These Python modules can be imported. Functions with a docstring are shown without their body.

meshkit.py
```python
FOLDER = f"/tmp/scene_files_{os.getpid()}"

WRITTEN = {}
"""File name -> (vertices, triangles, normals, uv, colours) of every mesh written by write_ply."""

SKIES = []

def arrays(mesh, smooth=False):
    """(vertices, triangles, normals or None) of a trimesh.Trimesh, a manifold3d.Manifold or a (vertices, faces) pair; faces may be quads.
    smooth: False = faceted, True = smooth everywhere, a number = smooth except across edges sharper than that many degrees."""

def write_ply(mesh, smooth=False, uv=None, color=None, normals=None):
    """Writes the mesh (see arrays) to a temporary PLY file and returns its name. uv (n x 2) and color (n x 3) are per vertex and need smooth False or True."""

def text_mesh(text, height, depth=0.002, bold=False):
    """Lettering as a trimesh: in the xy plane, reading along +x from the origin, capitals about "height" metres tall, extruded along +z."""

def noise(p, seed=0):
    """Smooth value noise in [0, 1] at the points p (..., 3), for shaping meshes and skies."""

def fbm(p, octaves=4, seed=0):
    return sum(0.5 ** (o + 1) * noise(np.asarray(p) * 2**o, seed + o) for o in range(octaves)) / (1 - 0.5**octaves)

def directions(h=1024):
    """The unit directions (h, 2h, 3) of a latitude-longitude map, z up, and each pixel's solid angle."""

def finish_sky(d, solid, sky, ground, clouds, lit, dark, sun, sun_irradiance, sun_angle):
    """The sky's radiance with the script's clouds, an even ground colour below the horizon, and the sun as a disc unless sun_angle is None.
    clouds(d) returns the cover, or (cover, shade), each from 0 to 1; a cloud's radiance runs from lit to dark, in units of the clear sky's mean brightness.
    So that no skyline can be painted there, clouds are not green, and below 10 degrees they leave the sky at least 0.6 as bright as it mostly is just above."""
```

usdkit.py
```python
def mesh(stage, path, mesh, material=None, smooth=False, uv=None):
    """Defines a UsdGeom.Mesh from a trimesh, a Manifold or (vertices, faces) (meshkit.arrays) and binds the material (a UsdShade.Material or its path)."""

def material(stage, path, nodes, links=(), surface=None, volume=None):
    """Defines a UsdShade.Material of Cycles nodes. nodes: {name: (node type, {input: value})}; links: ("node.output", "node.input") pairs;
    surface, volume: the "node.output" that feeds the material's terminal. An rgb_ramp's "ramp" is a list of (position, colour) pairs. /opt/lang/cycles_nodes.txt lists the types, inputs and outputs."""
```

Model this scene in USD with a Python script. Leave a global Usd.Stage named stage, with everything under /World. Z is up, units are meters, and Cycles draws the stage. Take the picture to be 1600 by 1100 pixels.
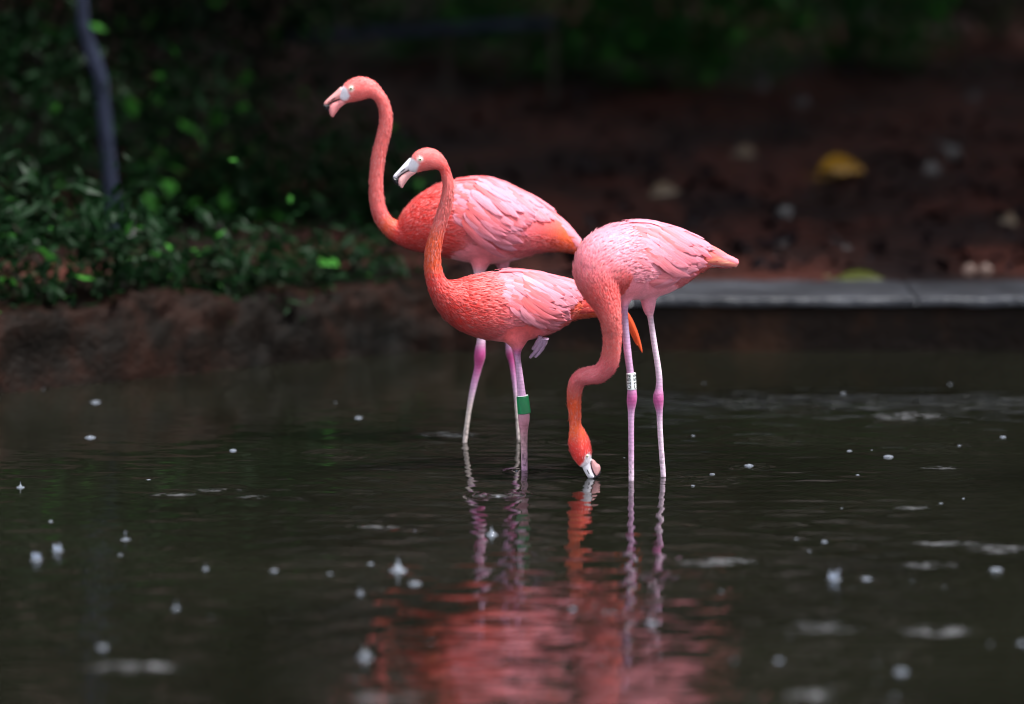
import math, random
import numpy as np
import trimesh
from scipy.ndimage import map_coordinates
from scipy.spatial import cKDTree, Delaunay
import shapely
from shapely.geometry import Polygon, Point
import usdkit, meshkit
from pxr import Usd, UsdGeom, UsdLux, UsdShade, Gf, Sdf, Vt

# ------------------------------------------------------------------ camera, sky, sun, exposure
stage = Usd.Stage.CreateInMemory()
UsdGeom.SetStageUpAxis(stage, 'Z'); UsdGeom.SetStageMetersPerUnit(stage, 1.0)
UsdGeom.Xform.Define(stage, '/World'); UsdGeom.Scope.Define(stage, '/World/Looks')
FPX = 6180.0                      # focal length in pixels of the 1600 px wide photograph
CAM = np.array([0.0, 0.0, 1.93]); PITCH = math.radians(7.375)
cam = UsdGeom.Camera.Define(stage, '/World/camera')
cam.AddTranslateOp().Set(Gf.Vec3d(*map(float, CAM))); cam.AddRotateXOp().Set(90 - math.degrees(PITCH))
cam.CreateHorizontalApertureAttr(36.0); cam.CreateFocalLengthAttr(FPX / 1600 * 36)
cam.CreateFocusDistanceAttr(12.15); cam.CreateFStopAttr(1.0); cam.CreateClippingRangeAttr(Gf.Vec2f(0.05, 2000))
cam.CreateExposureAttr(2.5)

SUN_AZ, SUN_EL = math.radians(110), math.radians(62)     # azimuth from +y towards +x
SUN = np.array([math.sin(SUN_AZ) * math.cos(SUN_EL), math.cos(SUN_AZ) * math.cos(SUN_EL), math.sin(SUN_EL)])
usdkit.material(stage, '/World/Looks/sky_look', {
    'sky': ('sky_texture', {'sky_type': 'single_scattering', 'sun_disc': False, 'sun_elevation': SUN_EL, 'sun_rotation': SUN_AZ}),
    'co': ('texture_coordinate', {}), 'no': ('noise_texture', {'scale': 2.2, 'detail': 5.0}),
    'ra': ('rgb_ramp', {'ramp': [(0.3, (5.3, 5.6, 6.3)), (0.7, (8.2, 8.3, 8.6))]}),
    'mx': ('mix_color', {'fac': 0.8, 'use_clamp': False}), 'bg': ('background_shader', {'strength': 0.05})},
    [('co.generated', 'no.vector'), ('no.fac', 'ra.fac'), ('sky.color', 'mx.a'), ('ra.color', 'mx.b'), ('mx.result', 'bg.color')], surface='bg.background')
dome = UsdLux.DomeLight.Define(stage, '/World/sky')
UsdShade.MaterialBindingAPI.Apply(dome.GetPrim()).Bind(UsdShade.Material.Get(stage, '/World/Looks/sky_look'))
dome.GetPrim().SetCustomDataByKey('kind', 'structure')
sun = UsdLux.DistantLight.Define(stage, '/World/sun')
sun.CreateNormalizeAttr(True); sun.CreateIntensityAttr(0.4); sun.CreateAngleAttr(10.0); sun.CreateColorAttr(Gf.Vec3f(1.0, 0.985, 0.96))
sun.AddRotateZOp().Set(-math.degrees(SUN_AZ)); sun.AddRotateXOp().Set(-(90 - math.degrees(SUN_EL)))

# ------------------------------------------------------------------ helpers
FWD = np.array([0, math.cos(PITCH), -math.sin(PITCH)]); UPV = np.array([0, math.sin(PITCH), math.cos(PITCH)])
def ray(u, v):
    return FWD + np.array([1.0, 0, 0]) * ((u - 800) / FPX) - UPV * ((v - 550) / FPX)
def at(u, v, Y):
    d = ray(u, v); return CAM + d * (Y / d[1])
def mpp(u, v, Y):
    return Y / ray(u, v)[1] / FPX
def on_z(u, v, z=0.0):
    d = ray(u, v); return CAM + d * ((z - CAM[2]) / d[2])

used = {}
def numbered(parent, name):
    k = (parent, name); n = used.get(k, 0); used[k] = n + 1
    return name if n == 0 else '%s_%03d' % (name, n)
def path_of(parent):
    return '/World' if parent is None else str(parent.GetPath())
def tag(p, label=None, cat=None, group=None, kind=None):
    p = p.GetPrim() if hasattr(p, 'GetPrim') else p
    for k, x in (('label', label), ('category', cat), ('group', group), ('kind', kind)):
        if x: p.SetCustomDataByKey(k, x)
    return p
def look(name):
    return UsdShade.Material.Get(stage, '/World/Looks/' + name)
def obj(name, mesh, mat, parent=None, smooth=False, tint=None, normals=None, uv=None):
    par = path_of(parent); path = par + '/' + numbered(par, name)
    m = usdkit.mesh(stage, path, mesh, look(mat), smooth=smooth, uv=uv)
    if tint is not None:
        UsdGeom.PrimvarsAPI(m).CreatePrimvar('tint', Sdf.ValueTypeNames.Color3fArray, 'vertex').Set(Vt.Vec3fArray.FromNumpy(np.asarray(tint, np.float32)))
    if normals is not None:
        m.CreateNormalsAttr(Vt.Vec3fArray.FromNumpy(np.asarray(normals, np.float32))); m.SetNormalsInterpolation('vertex')
    return m.GetPrim()
def thing(name, label, cat, loc=(0, 0, 0), group=None):
    x = UsdGeom.Xform.Define(stage, '/World/' + numbered('/World', name))
    x.AddTranslateOp().Set(Gf.Vec3d(*map(float, loc)))
    return tag(x, label, cat, group)
def unit(a):
    a = np.asarray(a, float); return a / np.maximum(np.linalg.norm(a, axis=-1, keepdims=True), 1e-12)
def mat(name, nodes, links, surface='p.BSDF'):
    return usdkit.material(stage, '/World/Looks/' + name, nodes, links, surface=surface)
def simple(name, col, rough=0.6, **kw):
    return mat(name, {'p': ('principled_bsdf', {'base_color': col, 'roughness': rough, **kw})}, [])
def tube(pts, rad, n=10, cap=True, squash=None):
    """A swept tube through pts with a radius at each."""
    pts = np.asarray(pts, float); rad = np.broadcast_to(np.asarray(rad, float), (len(pts),))
    T = unit(np.gradient(pts, axis=0)); ref = np.array([0.13, 0.98, 0.11])
    if abs(T.mean(0) @ ref) > 0.9: ref = np.array([1.0, 0.05, 0.1])
    A = unit(np.cross(T, ref)); B = np.cross(A, T); a = np.linspace(0, 2 * np.pi, n, endpoint=False)
    v = pts[:, None] + rad[:, None, None] * (np.cos(a)[None, :, None] * A[:, None] + np.sin(a)[None, :, None] * B[:, None])
    k = len(pts); v = v.reshape(-1, 3); f = []
    for i in range(k - 1):
        for j in range(n):
            p, q = i * n + j, i * n + (j + 1) % n
            f += [[p, q, q + n], [p, q + n, p + n]]
    if cap:
        c0, c1 = len(v), len(v) + 1; v = np.vstack([v, pts[0], pts[-1]])
        for j in range(n):
            f += [[c0, (j + 1) % n, j], [c1, (k - 1) * n + j, (k - 1) * n + (j + 1) % n]]
    return v, np.array(f)
def join(ms):
    V, F, n = [], [], 0
    for v, f in ms:
        V.append(v); F.append(np.asarray(f) + n); n += len(v)
    return np.vstack(V), np.vstack(F)
def lathe(prof, n=16):
    """prof: (radius, z) pairs from bottom to top."""
    prof = np.asarray(prof, float); a = np.linspace(0, 2 * np.pi, n, endpoint=False)
    v = np.stack([prof[:, 0, None] * np.cos(a), prof[:, 0, None] * np.sin(a), np.repeat(prof[:, 1, None], n, 1)], -1).reshape(-1, 3); f = []
    for i in range(len(prof) - 1):
        for j in range(n):
            p, q = i * n + j, i * n + (j + 1) % n
            f += [[p, q, q + n], [p, q + n, p + n]]
    return v, np.array(f)

# ------------------------------------------------------------------ materials
mat('water_look', {'g': ('geometry', {}),
    'm1': ('mapping', {'scale': (9.0, 16.0, 9.0)}), 'n1': ('noise_texture', {'scale': 1.0, 'detail': 3.0}),
    'm2': ('mapping', {'scale': (34.0, 60.0, 34.0)}), 'n2': ('noise_texture', {'scale': 1.0, 'detail': 2.0}),
    'b1': ('bump', {'strength': 0.05, 'distance': 0.012}), 'b2': ('bump', {'strength': 0.03, 'distance': 0.003}),
    'n3': ('noise_texture', {'scale': 0.9, 'detail': 3.0}), 'ra': ('rgb_ramp', {'ramp': [(0.35, (0.0030, 0.0031, 0.0019)), (0.7, (0.0058, 0.0059, 0.0037))]}),
    'p': ('principled_bsdf', {'roughness': 0.03, 'ior': 1.333})},
    [('g.position', 'm1.vector'), ('m1.vector', 'n1.vector'), ('g.position', 'm2.vector'), ('m2.vector', 'n2.vector'), ('n1.fac', 'b1.height'), ('n2.fac', 'b2.height'),
     ('b1.normal', 'b2.normal'), ('b2.normal', 'p.normal'), ('g.position', 'n3.vector'), ('n3.fac', 'ra.fac'), ('ra.color', 'p.base_color')])
mat('skin_look', {'t': ('attribute', {'attribute': 'tint'}), 'g': ('geometry', {}), 'n': ('noise_texture', {'scale': 260.0, 'detail': 3.0}),
    'ra': ('rgb_ramp', {'ramp': [(0.3, (0.86, 0.84, 0.84)), (0.7, (1.0, 1.0, 1.0))]}), 'mx': ('mix_color', {'blend_type': 'multiply', 'fac': 1.0}),
    'b': ('bump', {'strength': 0.35, 'distance': 0.003}), 'p': ('principled_bsdf', {'roughness': 0.62, 'specular_ior_level': 0.35, 'sheen_weight': 0.12})},
    [('g.position', 'n.vector'), ('n.fac', 'ra.fac'), ('t.color', 'mx.a'), ('ra.color', 'mx.b'), ('mx.result', 'p.base_color'), ('n.fac', 'b.height'), ('b.normal', 'p.normal')])
mat('feather_look', {'t': ('attribute', {'attribute': 'tint'}), 'u': ('uvmap', {'attribute': 'st'}), 'mp': ('mapping', {'scale': (17.0, 2.2, 1.0)}),
    'n': ('noise_texture', {'scale': 1.0, 'detail': 3.0, 'distortion': 0.4}), 'ra': ('rgb_ramp', {'ramp': [(0.32, (0.82, 0.66, 0.66)), (0.62, (1.0, 1.0, 1.0))]}),
    'mx': ('mix_color', {'blend_type': 'multiply', 'fac': 1.0}), 'b': ('bump', {'strength': 0.3, 'distance': 0.002}),
    'p': ('principled_bsdf', {'roughness': 0.6, 'specular_ior_level': 0.3, 'sheen_weight': 0.1}), 'tr': ('translucent_bsdf', {}), 'mc': ('mix_closure', {'fac': 0.18})},
    [('u.UV', 'mp.vector'), ('mp.vector', 'n.vector'), ('n.fac', 'ra.fac'), ('t.color', 'mx.a'), ('ra.color', 'mx.b'), ('mx.result', 'p.base_color'), ('mx.result', 'tr.color'),
     ('n.fac', 'b.height'), ('b.normal', 'p.normal'), ('p.BSDF', 'mc.closure1'), ('tr.BSDF', 'mc.closure2')], surface='mc.closure')
simple('bill_black', (0.008, 0.007, 0.010), 0.4)
simple('bill_white', (0.74, 0.70, 0.76), 0.4)
simple('bill_rose', (0.80, 0.34, 0.33), 0.42)
simple('bill_pink', (0.80, 0.27, 0.28), 0.42)
simple('bill_pale_pink', (0.85, 0.42, 0.42), 0.42)
simple('eye_iris', (0.80, 0.74, 0.52), 0.15)
simple('eye_pupil', (0.004, 0.004, 0.004), 0.08)
simple('band_green', (0.004, 0.17, 0.055), 0.35)
simple('band_white', (0.78, 0.80, 0.80), 0.35)
simple('band_ink', (0.01, 0.01, 0.012), 0.5)
mat('splash_look', {'p': ('principled_bsdf', {'base_color': (0.75, 0.82, 0.95), 'roughness': 0.04, 'ior': 1.333, 'transmission_weight': 0.86})}, [])
def leaf_look(name, stops, rough=0.42, trans=0.3):
    mat(name, {'g': ('geometry', {}), 'ra': ('rgb_ramp', {'ramp': stops}), 'p': ('principled_bsdf', {'roughness': rough, 'specular_ior_level': 0.13}), 'tr': ('translucent_bsdf', {}), 'mc': ('mix_closure', {'fac': trans})},
        [('g.random_per_island', 'ra.fac'), ('ra.color', 'p.base_color'), ('ra.color', 'tr.color'), ('p.BSDF', 'mc.closure1'), ('tr.BSDF', 'mc.closure2')], surface='mc.closure')
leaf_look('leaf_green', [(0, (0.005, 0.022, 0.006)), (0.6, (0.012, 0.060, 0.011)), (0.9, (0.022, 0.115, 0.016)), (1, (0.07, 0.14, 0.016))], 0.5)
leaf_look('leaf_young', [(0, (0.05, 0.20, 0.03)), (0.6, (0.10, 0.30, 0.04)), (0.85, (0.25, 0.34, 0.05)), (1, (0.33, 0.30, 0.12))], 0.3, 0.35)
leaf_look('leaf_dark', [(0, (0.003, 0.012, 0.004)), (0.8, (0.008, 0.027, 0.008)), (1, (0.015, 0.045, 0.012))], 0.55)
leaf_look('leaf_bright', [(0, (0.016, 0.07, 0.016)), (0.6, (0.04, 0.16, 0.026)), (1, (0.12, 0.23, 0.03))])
leaf_look('leaf_litter_look', [(0, (0.010, 0.006, 0.007)), (0.55, (0.035, 0.016, 0.015)), (0.80, (0.055, 0.030, 0.03)), (0.96, (0.075, 0.06, 0.062)), (1, (0.15, 0.13, 0.13))], 0.3, 0.05)
def earthy(name, stops, scale, rough=0.5, bump=0.5, dist=0.03, detail=6.0, spec=0.12):
    mat(name, {'g': ('geometry', {}), 'n': ('noise_texture', {'scale': scale, 'detail': detail, 'roughness': 0.6}), 'n2': ('noise_texture', {'scale': scale * 14, 'detail': 4.0}),
        'ra': ('rgb_ramp', {'ramp': stops}), 'b': ('bump', {'strength': bump, 'distance': dist}), 'p': ('principled_bsdf', {'roughness': rough, 'specular_ior_level': spec})},
        [('g.position', 'n.vector'), ('g.position', 'n2.vector'), ('n.fac', 'ra.fac'), ('ra.color', 'p.base_color'), ('n2.fac', 'b.height'), ('b.normal', 'p.normal')])
earthy('soil_look', [(0.3, (0.009, 0.0065, 0.008)), (0.44, (0.026, 0.012, 0.0105)), (0.56, (0.075, 0.023, 0.017)), (0.67, (0.018, 0.011, 0.012)), (0.8, (0.007, 0.007, 0.011))], 1.0, 0.5, bump=0.9, dist=0.06, spec=0.2)
earthy('bank_look', [(0.3, (0.0028, 0.0026, 0.0022)), (0.46, (0.0062, 0.004, 0.003)), (0.58, (0.016, 0.0068, 0.0048)), (0.68, (0.007, 0.0052, 0.0036)), (0.8, (0.021, 0.011, 0.0075)), (0.9, (0.004, 0.0034, 0.0026))], 3.6, 0.65, spec=0.06)
earthy('wall_look', [(0.33, (0.005, 0.005, 0.005)), (0.52, (0.014, 0.009, 0.007)), (0.70, (0.050, 0.022, 0.012))], 1.9, 0.65, spec=0.08)
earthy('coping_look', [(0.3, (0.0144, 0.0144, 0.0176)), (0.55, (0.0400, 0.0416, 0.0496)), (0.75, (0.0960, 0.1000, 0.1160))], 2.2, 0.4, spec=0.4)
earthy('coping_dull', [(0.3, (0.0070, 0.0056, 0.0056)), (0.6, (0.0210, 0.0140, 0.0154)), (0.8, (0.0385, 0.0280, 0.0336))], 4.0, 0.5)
earthy('bark_look', [(0.3, (0.010, 0.013, 0.026)), (0.7, (0.030, 0.037, 0.066))], 6.0, 0.75)
earthy('bark_dark', [(0.3, (0.02, 0.016, 0.013)), (0.7, (0.05, 0.04, 0.032))], 6.0, 0.8)
simple('leaf_yellow', (0.26, 0.13, 0.008), 0.4)
simple('leaf_lime', (0.11, 0.12, 0.02), 0.4)
simple('leaf_tan', (0.12, 0.085, 0.055), 0.5)
simple('stone_pale', (0.085, 0.08, 0.078), 0.5)
simple('stone_dim', (0.035, 0.033, 0.034), 0.5)
simple('stone_rose', (0.20, 0.13, 0.105), 0.5)

# ------------------------------------------------------------------ ground, bank, wall, water
def bank_y(x):            # waterline of the far bank: nearer on the left, straight on the right
    x = np.asarray(x, float)
    return 14.95 - 1.25 * np.clip((-0.35 - x) / 1.55, 0, 3.0) ** 1.15
def ground_z(x, y):
    t = np.maximum(np.asarray(y, float) - 15.55, 0)
    return 0.195 + 0.060 * np.minimum(t, 12.5) + 0.6 * np.clip(t - 12.5, 0, 40) + 0.05 * np.maximum(t - 52.5, 0)
rng = np.random.default_rng(11)

# terrain behind the bank: one sheet to the horizon
gx = np.concatenate([[-300, -120, -50, -20, -10], np.linspace(-6, 6, 81), [10, 20, 50, 120, 300]])
gs = np.concatenate([np.linspace(0, 1, 14), 1 + np.linspace(0.012, 0.93, 96) ** 1.4, [2.2, 3, 4.6, 6, 10, 30]])
GX, GS = np.meshgrid(gx, gs)
Yw = bank_y(GX); left = np.clip((-0.2 - GX) / 0.5, 0, 1)
rise = np.clip(GS, 0, 1)
back = 15.55 + (np.maximum(GS, 1) - 1) * 14.0
yy = np.where(GS <= 1, (Yw + 0.35) + rise * (15.55 - (Yw + 0.35)), back)
yl = np.where(GS <= 1, (Yw + 0.16) + rise * (15.55 - (Yw + 0.16)), back)
GYY = yy * (1 - left) + yl * left
zl = -0.10 + (0.30) * np.clip(rise * 2.1, 0, 1) ** 0.8
zz = np.where(GS <= 1, 0.185 * (1 - left) + np.minimum(zl, 0.195) * left, ground_z(GX, GYY))
nz = meshkit.fbm(np.stack([GX * 2.2, GYY * 2.2, GX * 0], -1), 4, 3) - 0.5
zz = zz + nz * np.where(GS <= 1, 0.09 * left, 0.10 * np.clip((GS - 1) * 6, 0, 1))
nr, nc = GX.shape; idx = np.arange(nr * nc).reshape(nr, nc)
quads = np.stack([idx[:-1, :-1], idx[:-1, 1:], idx[1:, 1:], idx[1:, :-1]], -1).reshape(-1, 4)
tag(obj('ground', (np.stack([GX, GYY, zz], -1).reshape(-1, 3), quads), 'soil_look', smooth=True), kind='structure')

# left earthen bank: a steep, lumpy reddish face over the water with a flat top under the shrubs
bx = np.linspace(-5.0, 0.45, 200); bt = np.linspace(0, 1, 34)
BX, BT = np.meshgrid(bx, bt)
sink = np.clip((BX + 0.10) / 0.45, 0, 1)
sink = sink * sink * (3 - 2 * sink)
f = np.clip(BT / .6, 0, 1)
lump = meshkit.fbm(np.stack([BX * 13, BT * 5, BX * 0], -1), 5, 7) - 0.5
BY = bank_y(BX) - 0.05 + sink * 0.55 + 0.13 * f ** 1.5 - lump * 0.15 * np.sin(np.pi * np.clip(f, .12, .9)) + np.clip(BT - .6, 0, 1) * 3.0
BZ = -0.12 - 0.02 * sink + (0.40 - 0.06 * np.clip((BX + 1.3) / 1.0, 0, 1) - 0.06 * sink) * np.sin(f * np.pi / 2) ** 0.9 + lump * 0.10 * np.clip(BT * 2, 0, 1) - 0.12 * np.clip(BT - .6, 0, 1) ** 2
nr, nc = BX.shape; idx = np.arange(nr * nc).reshape(nr, nc)
quads = np.stack([idx[:-1, :-1], idx[:-1, 1:], idx[1:, 1:], idx[1:, :-1]], -1).reshape(-1, 4)
tag(obj('bank', (np.stack([BX, BY, BZ], -1).reshape(-1, 3), quads), 'bank_look', smooth=True), kind='structure')

# retaining wall with its coping, following the waterline
w = thing('retaining_wall', 'low dark stained pond wall with pale grey coping behind the right flamingo', 'wall', (0, 14.95, 0))
def roundbox(lo, hi, r):
    lo, hi = np.array(lo, float), np.array(hi, float); pts = np.array([[x, y, z] for x in (lo[0] + r, hi[0] - r) for y in (lo[1] + r, hi[1] - r) for z in (lo[2] + r, hi[2] - r)])
    import manifold3d as m3
    sp = m3.Manifold.sphere(r, 12); return m3.Manifold.batch_hull([sp.translate(tuple(map(float, p))) for p in pts])
xs = np.linspace(-0.10, 9.0, 190); zs = np.linspace(-0.35, 0.176, 10)
WX, WZ = np.meshgrid(xs, zs)
WY = bank_y(WX) - 14.95 + (meshkit.fbm(np.stack([WX * 3, WZ * 6, WX * 0], -1), 4, 9) - 0.5) * 0.05
idx = np.arange(WX.size).reshape(WX.shape)
obj('wall_face', (np.stack([WX, WY, WZ], -1).reshape(-1, 3), np.stack([idx[:-1, :-1], idx[:-1, 1:], idx[1:, 1:], idx[1:, :-1]], -1).reshape(-1, 4)), 'wall_look', w, smooth=True)
x0 = -0.10
for k in range(11):
    L = 1.0 + 0.12 * math.sin(k * 2.3)
    if x0 < 0.1: L = 0.55
    ya, yb = float(bank_y(x0)) - 14.95, float(bank_y(x0 + L)) - 14.95; a = math.atan2(yb - ya, L)
    m = roundbox((0, -0.035 + 0.006 * math.sin(k * 5), 0.172), (L / math.cos(a) - 0.004, 0.58, 0.208 + 0.004 * math.sin(k * 3.1)), 0.012)
    v_, f_, _ = meshkit.arrays(m.refine_to_length(.045).rotate((0, 0, math.degrees(a))).translate((x0, ya, 0)))
    v_ = v_ + (np.stack([meshkit.fbm(v_ * 9 + q, 3, 3 + q) for q in (1, 2, 3)], -1) - .5) * [.004, .035, .022]
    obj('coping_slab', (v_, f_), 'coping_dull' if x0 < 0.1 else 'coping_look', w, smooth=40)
    x0 += L
def catmull_line(p): return np.array([p[0] + (p[1] - p[0]) * t for t in np.linspace(0, 1, 6)[:-1]] + [p[1] + (p[2] - p[1]) * t for t in np.linspace(0, 1, 6)[:-1]] + [p[2] + (p[3] - p[2]) * t for t in np.linspace(0, 1, 6)])
# far pale rail among the dark greenery at the top
def on_ground(u, v):
    d = ray(u, v); t = np.linspace(12, 60, 6000); p = CAM + t[:, None] * d
    return p[int(np.argmax(p[:, 2] < ground_z(p[:, 0], p[:, 1])))]
pk = [at(425, 62, 21.0), at(560, 52, 21.1), at(700, 44, 21.2), at(865, 34, 21.3)]
k = thing('rail', 'faint blue-grey rail crossing the dark slope above the tall flamingo', 'rail', pk[1])
obj('bar', tube(catmull_line(pk) - pk[1], .028, 10), 'bark_look', k, smooth=True)
for q in (0, 2, 3):
    obj('post', tube([pk[q] - pk[1] - [0, 0, .5], pk[q] - pk[1] - [0, 0, .02]], .018, 8), 'bark_dark', k, smooth=True)

# water: a displaced sheet, fine where the camera looks
RINGS = [(1040, 749, .085, .0026), (728, 689, .035, .0016), (810, 689, .03, .0014), (819, 736, .04, .0018), (987, 751, .04, .0018), (1037, 748, .035, .0018), (925, 749, .045, .0014), (270, 772, .06, .0018), (345, 766, .07, .0014), (395, 775, .05, .0016), (560, 772, .03, .0014), (525, 711, .09, .0012), (1122, 876, .10, .0022),
         (1450, 882, .08, .0022), (1565, 856, .14, .0024), (1278, 981, .10, .0020), (1470, 985, .10, .002), (780, 774, .08, .0018), (1265, 1088, .09, .0022), (230, 1042, .13, .0016),
         (600, 1088, .10, .0018), (592, 823, .06, .0014), (950, 960, .09, .002), (1425, 792, .06, .0016), (1480, 745, .05, .0016), (1120, 752, .06, .0010), (1300, 904, .05, .0016),
         (622, 892, .05, .0018), (196, 843, .03, .002), (1170, 730, .05, .0014), (1090, 905, .12, .0018), (700, 700, .08, .0014), (800, 690, .07, .0014), (1420, 655, .10, .0016), (1470, 700, .09, .0016),
         (90, 860, .05, .0018), (57, 874, .05, .0018), (1556, 893, .06, .0018), (1408, 1052, .08, .002), (160, 1014, .07, .0018), (900, 690, .07, .0010), (1210, 690, .07, .0012), (1250, 640, .08, .0014)]
wx = np.concatenate([[-300, -100, -40, -15, -8, -5, -3.5], np.arange(-2.45, 2.45, 0.0105), [3.5, 5, 8, 15, 40, 100, 300]])
wy = np.concatenate([[-200, -60, -20, -5, 2, 5, 7, 8], np.arange(8.5, 15.3, 0.0095), [15.6]])
def waves(X, Y):
    calm = (0.38 + 0.62 * np.clip((13.2 - Y) / 2.4, 0, 1)) * (0.55 + 0.45 * np.exp(-((X - .15) / 1.0) ** 2))
    r = np.random.default_rng(5); z = np.zeros_like(X); zx = np.zeros_like(X); zy = np.zeros_like(X)
    mod = (0.55 + 0.9 * meshkit.fbm(np.stack([X * 0.9, Y * 0.7, X * 0], -1), 3, 4)) * calm
    for lam, slope, n in ((0.60, .0020, 5), (0.30, .0042, 7), (0.16, .0185, 10), (0.09, .0215, 10), (0.055, .0110, 9)):
        for i in range(n):
            a = r.normal(math.pi / 2, 0.6); L = lam * r.uniform(.75, 1.3); kk = 2 * np.pi / L; kx, ky = kk * math.cos(a), kk * math.sin(a); ph = r.uniform(0, 7)
            A = slope * math.sqrt(2.0 / n) / kk * r.uniform(.6, 1.3)
            arg = kx * X + ky * Y + ph
            z += A * np.sin(arg) * mod; c = A * np.cos(arg) * mod; zx += c * kx; zy += c * ky
    for u, v, R, A in RINGS:
        c = on_z(u, v); m = (abs(X - c[0]) < R + .12) & (abs(Y - c[1]) < R + .12)
        if not m.any(): continue
        dx, dy = X[m] - c[0], Y[m] - c[1]; rr = np.hypot(dx, dy) + 1e-6
        for (Rk, Ak, lam, wd) in ((R, A, .042, .030), (R * .45, A * .7, .036, .022)):
            kk = 2 * np.pi / lam; e = np.exp(-((rr - Rk) / wd) ** 2); ang = np.arctan2(dy, dx)
            amp = Ak * (0.65 + 0.5 * np.sin(ang * 2 + u) + 0.25 * np.sin(ang * 5 + v)) * 0.9
            z[m] += amp * np.cos(kk * (rr - Rk)) * e
            dr = amp * e * (-kk * np.sin(kk * (rr - Rk)) - 2 * (rr - Rk) / wd ** 2 * np.cos(kk * (rr - Rk)))
            zx[m] += dr * dx / rr; zy[m] += dr * dy / rr
    return z, zx, zy
WXg, WYg = np.meshgrid(wx, wy)
z, zx, zy = waves(WXg, WYg)
fine = ((abs(WXg) < 2.5) & (WYg > 8.4)).astype(float)
z, zx, zy = z * fine, zx * fine, zy * fine
nrm = unit(np.stack([-zx, -zy, np.ones_like(z)], -1)).reshape(-1, 3)
idx = np.arange(WXg.size).reshape(WXg.shape)
tag(obj('water', (np.stack([WXg, WYg, z], -1).reshape(-1, 3), np.stack([idx[:-1, :-1], idx[:-1, 1:], idx[1:, 1:], idx[1:, :-1]], -1).reshape(-1, 4)), 'water_look', normals=nrm), kind='structure')

# ------------------------------------------------------------------ foliage
def leaves(centres, size, r, droop=0.3, wide=0.42):
    """One folded, pointed leaf (4 triangles) at each centre."""
    n = len(centres); a = r.uniform(0, 2 * np.pi, n); el = r.normal(-droop, 0.45, n)
    d = np.stack([np.cos(a) * np.cos(el), np.sin(a) * np.cos(el), np.sin(el)], -1)
    s = unit(np.cross(d, np.array([0, 0, 1.0]) + r.normal(0, 0.35, (n, 3)))); nn = np.cross(s, d)
    L = (size * np.clip(r.lognormal(-.12, .42, n), .4, 2.2))[:, None]; W = L * wide * 0.5
    p = [centres - d * L * .5, centres + s * W - nn * L * .06 - d * L * .05, centres + d * L * .5 - nn * L * .12, centres - s * W - nn * L * .06 - d * L * .05, centres + nn * L * .02]
    v = np.stack(p, 1).reshape(-1, 3); b = (np.arange(n) * 5)[:, None, None]
    f = (b + np.array([[0, 1, 4], [1, 2, 4], [2, 3, 4], [3, 0, 4]])[None]).reshape(-1, 3)
    return v, f
def clumps(lo, hi, n, ncl, spread, r, shape='ellipsoid'):
    lo, hi = np.array(lo, float), np.array(hi, float); c, h = (lo + hi) / 2, (hi - lo) / 2
    q = unit(r.normal(size=(ncl, 3))) * r.uniform(.25, 1, (ncl, 1)) ** (1 / 2.2)
    cc = c + q * h; pick = r.integers(0, ncl, n); sz = r.uniform(.6, 1.4, ncl)
    return cc[pick] + r.normal(size=(n, 3)) * spread * sz[pick][:, None], cc
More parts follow.
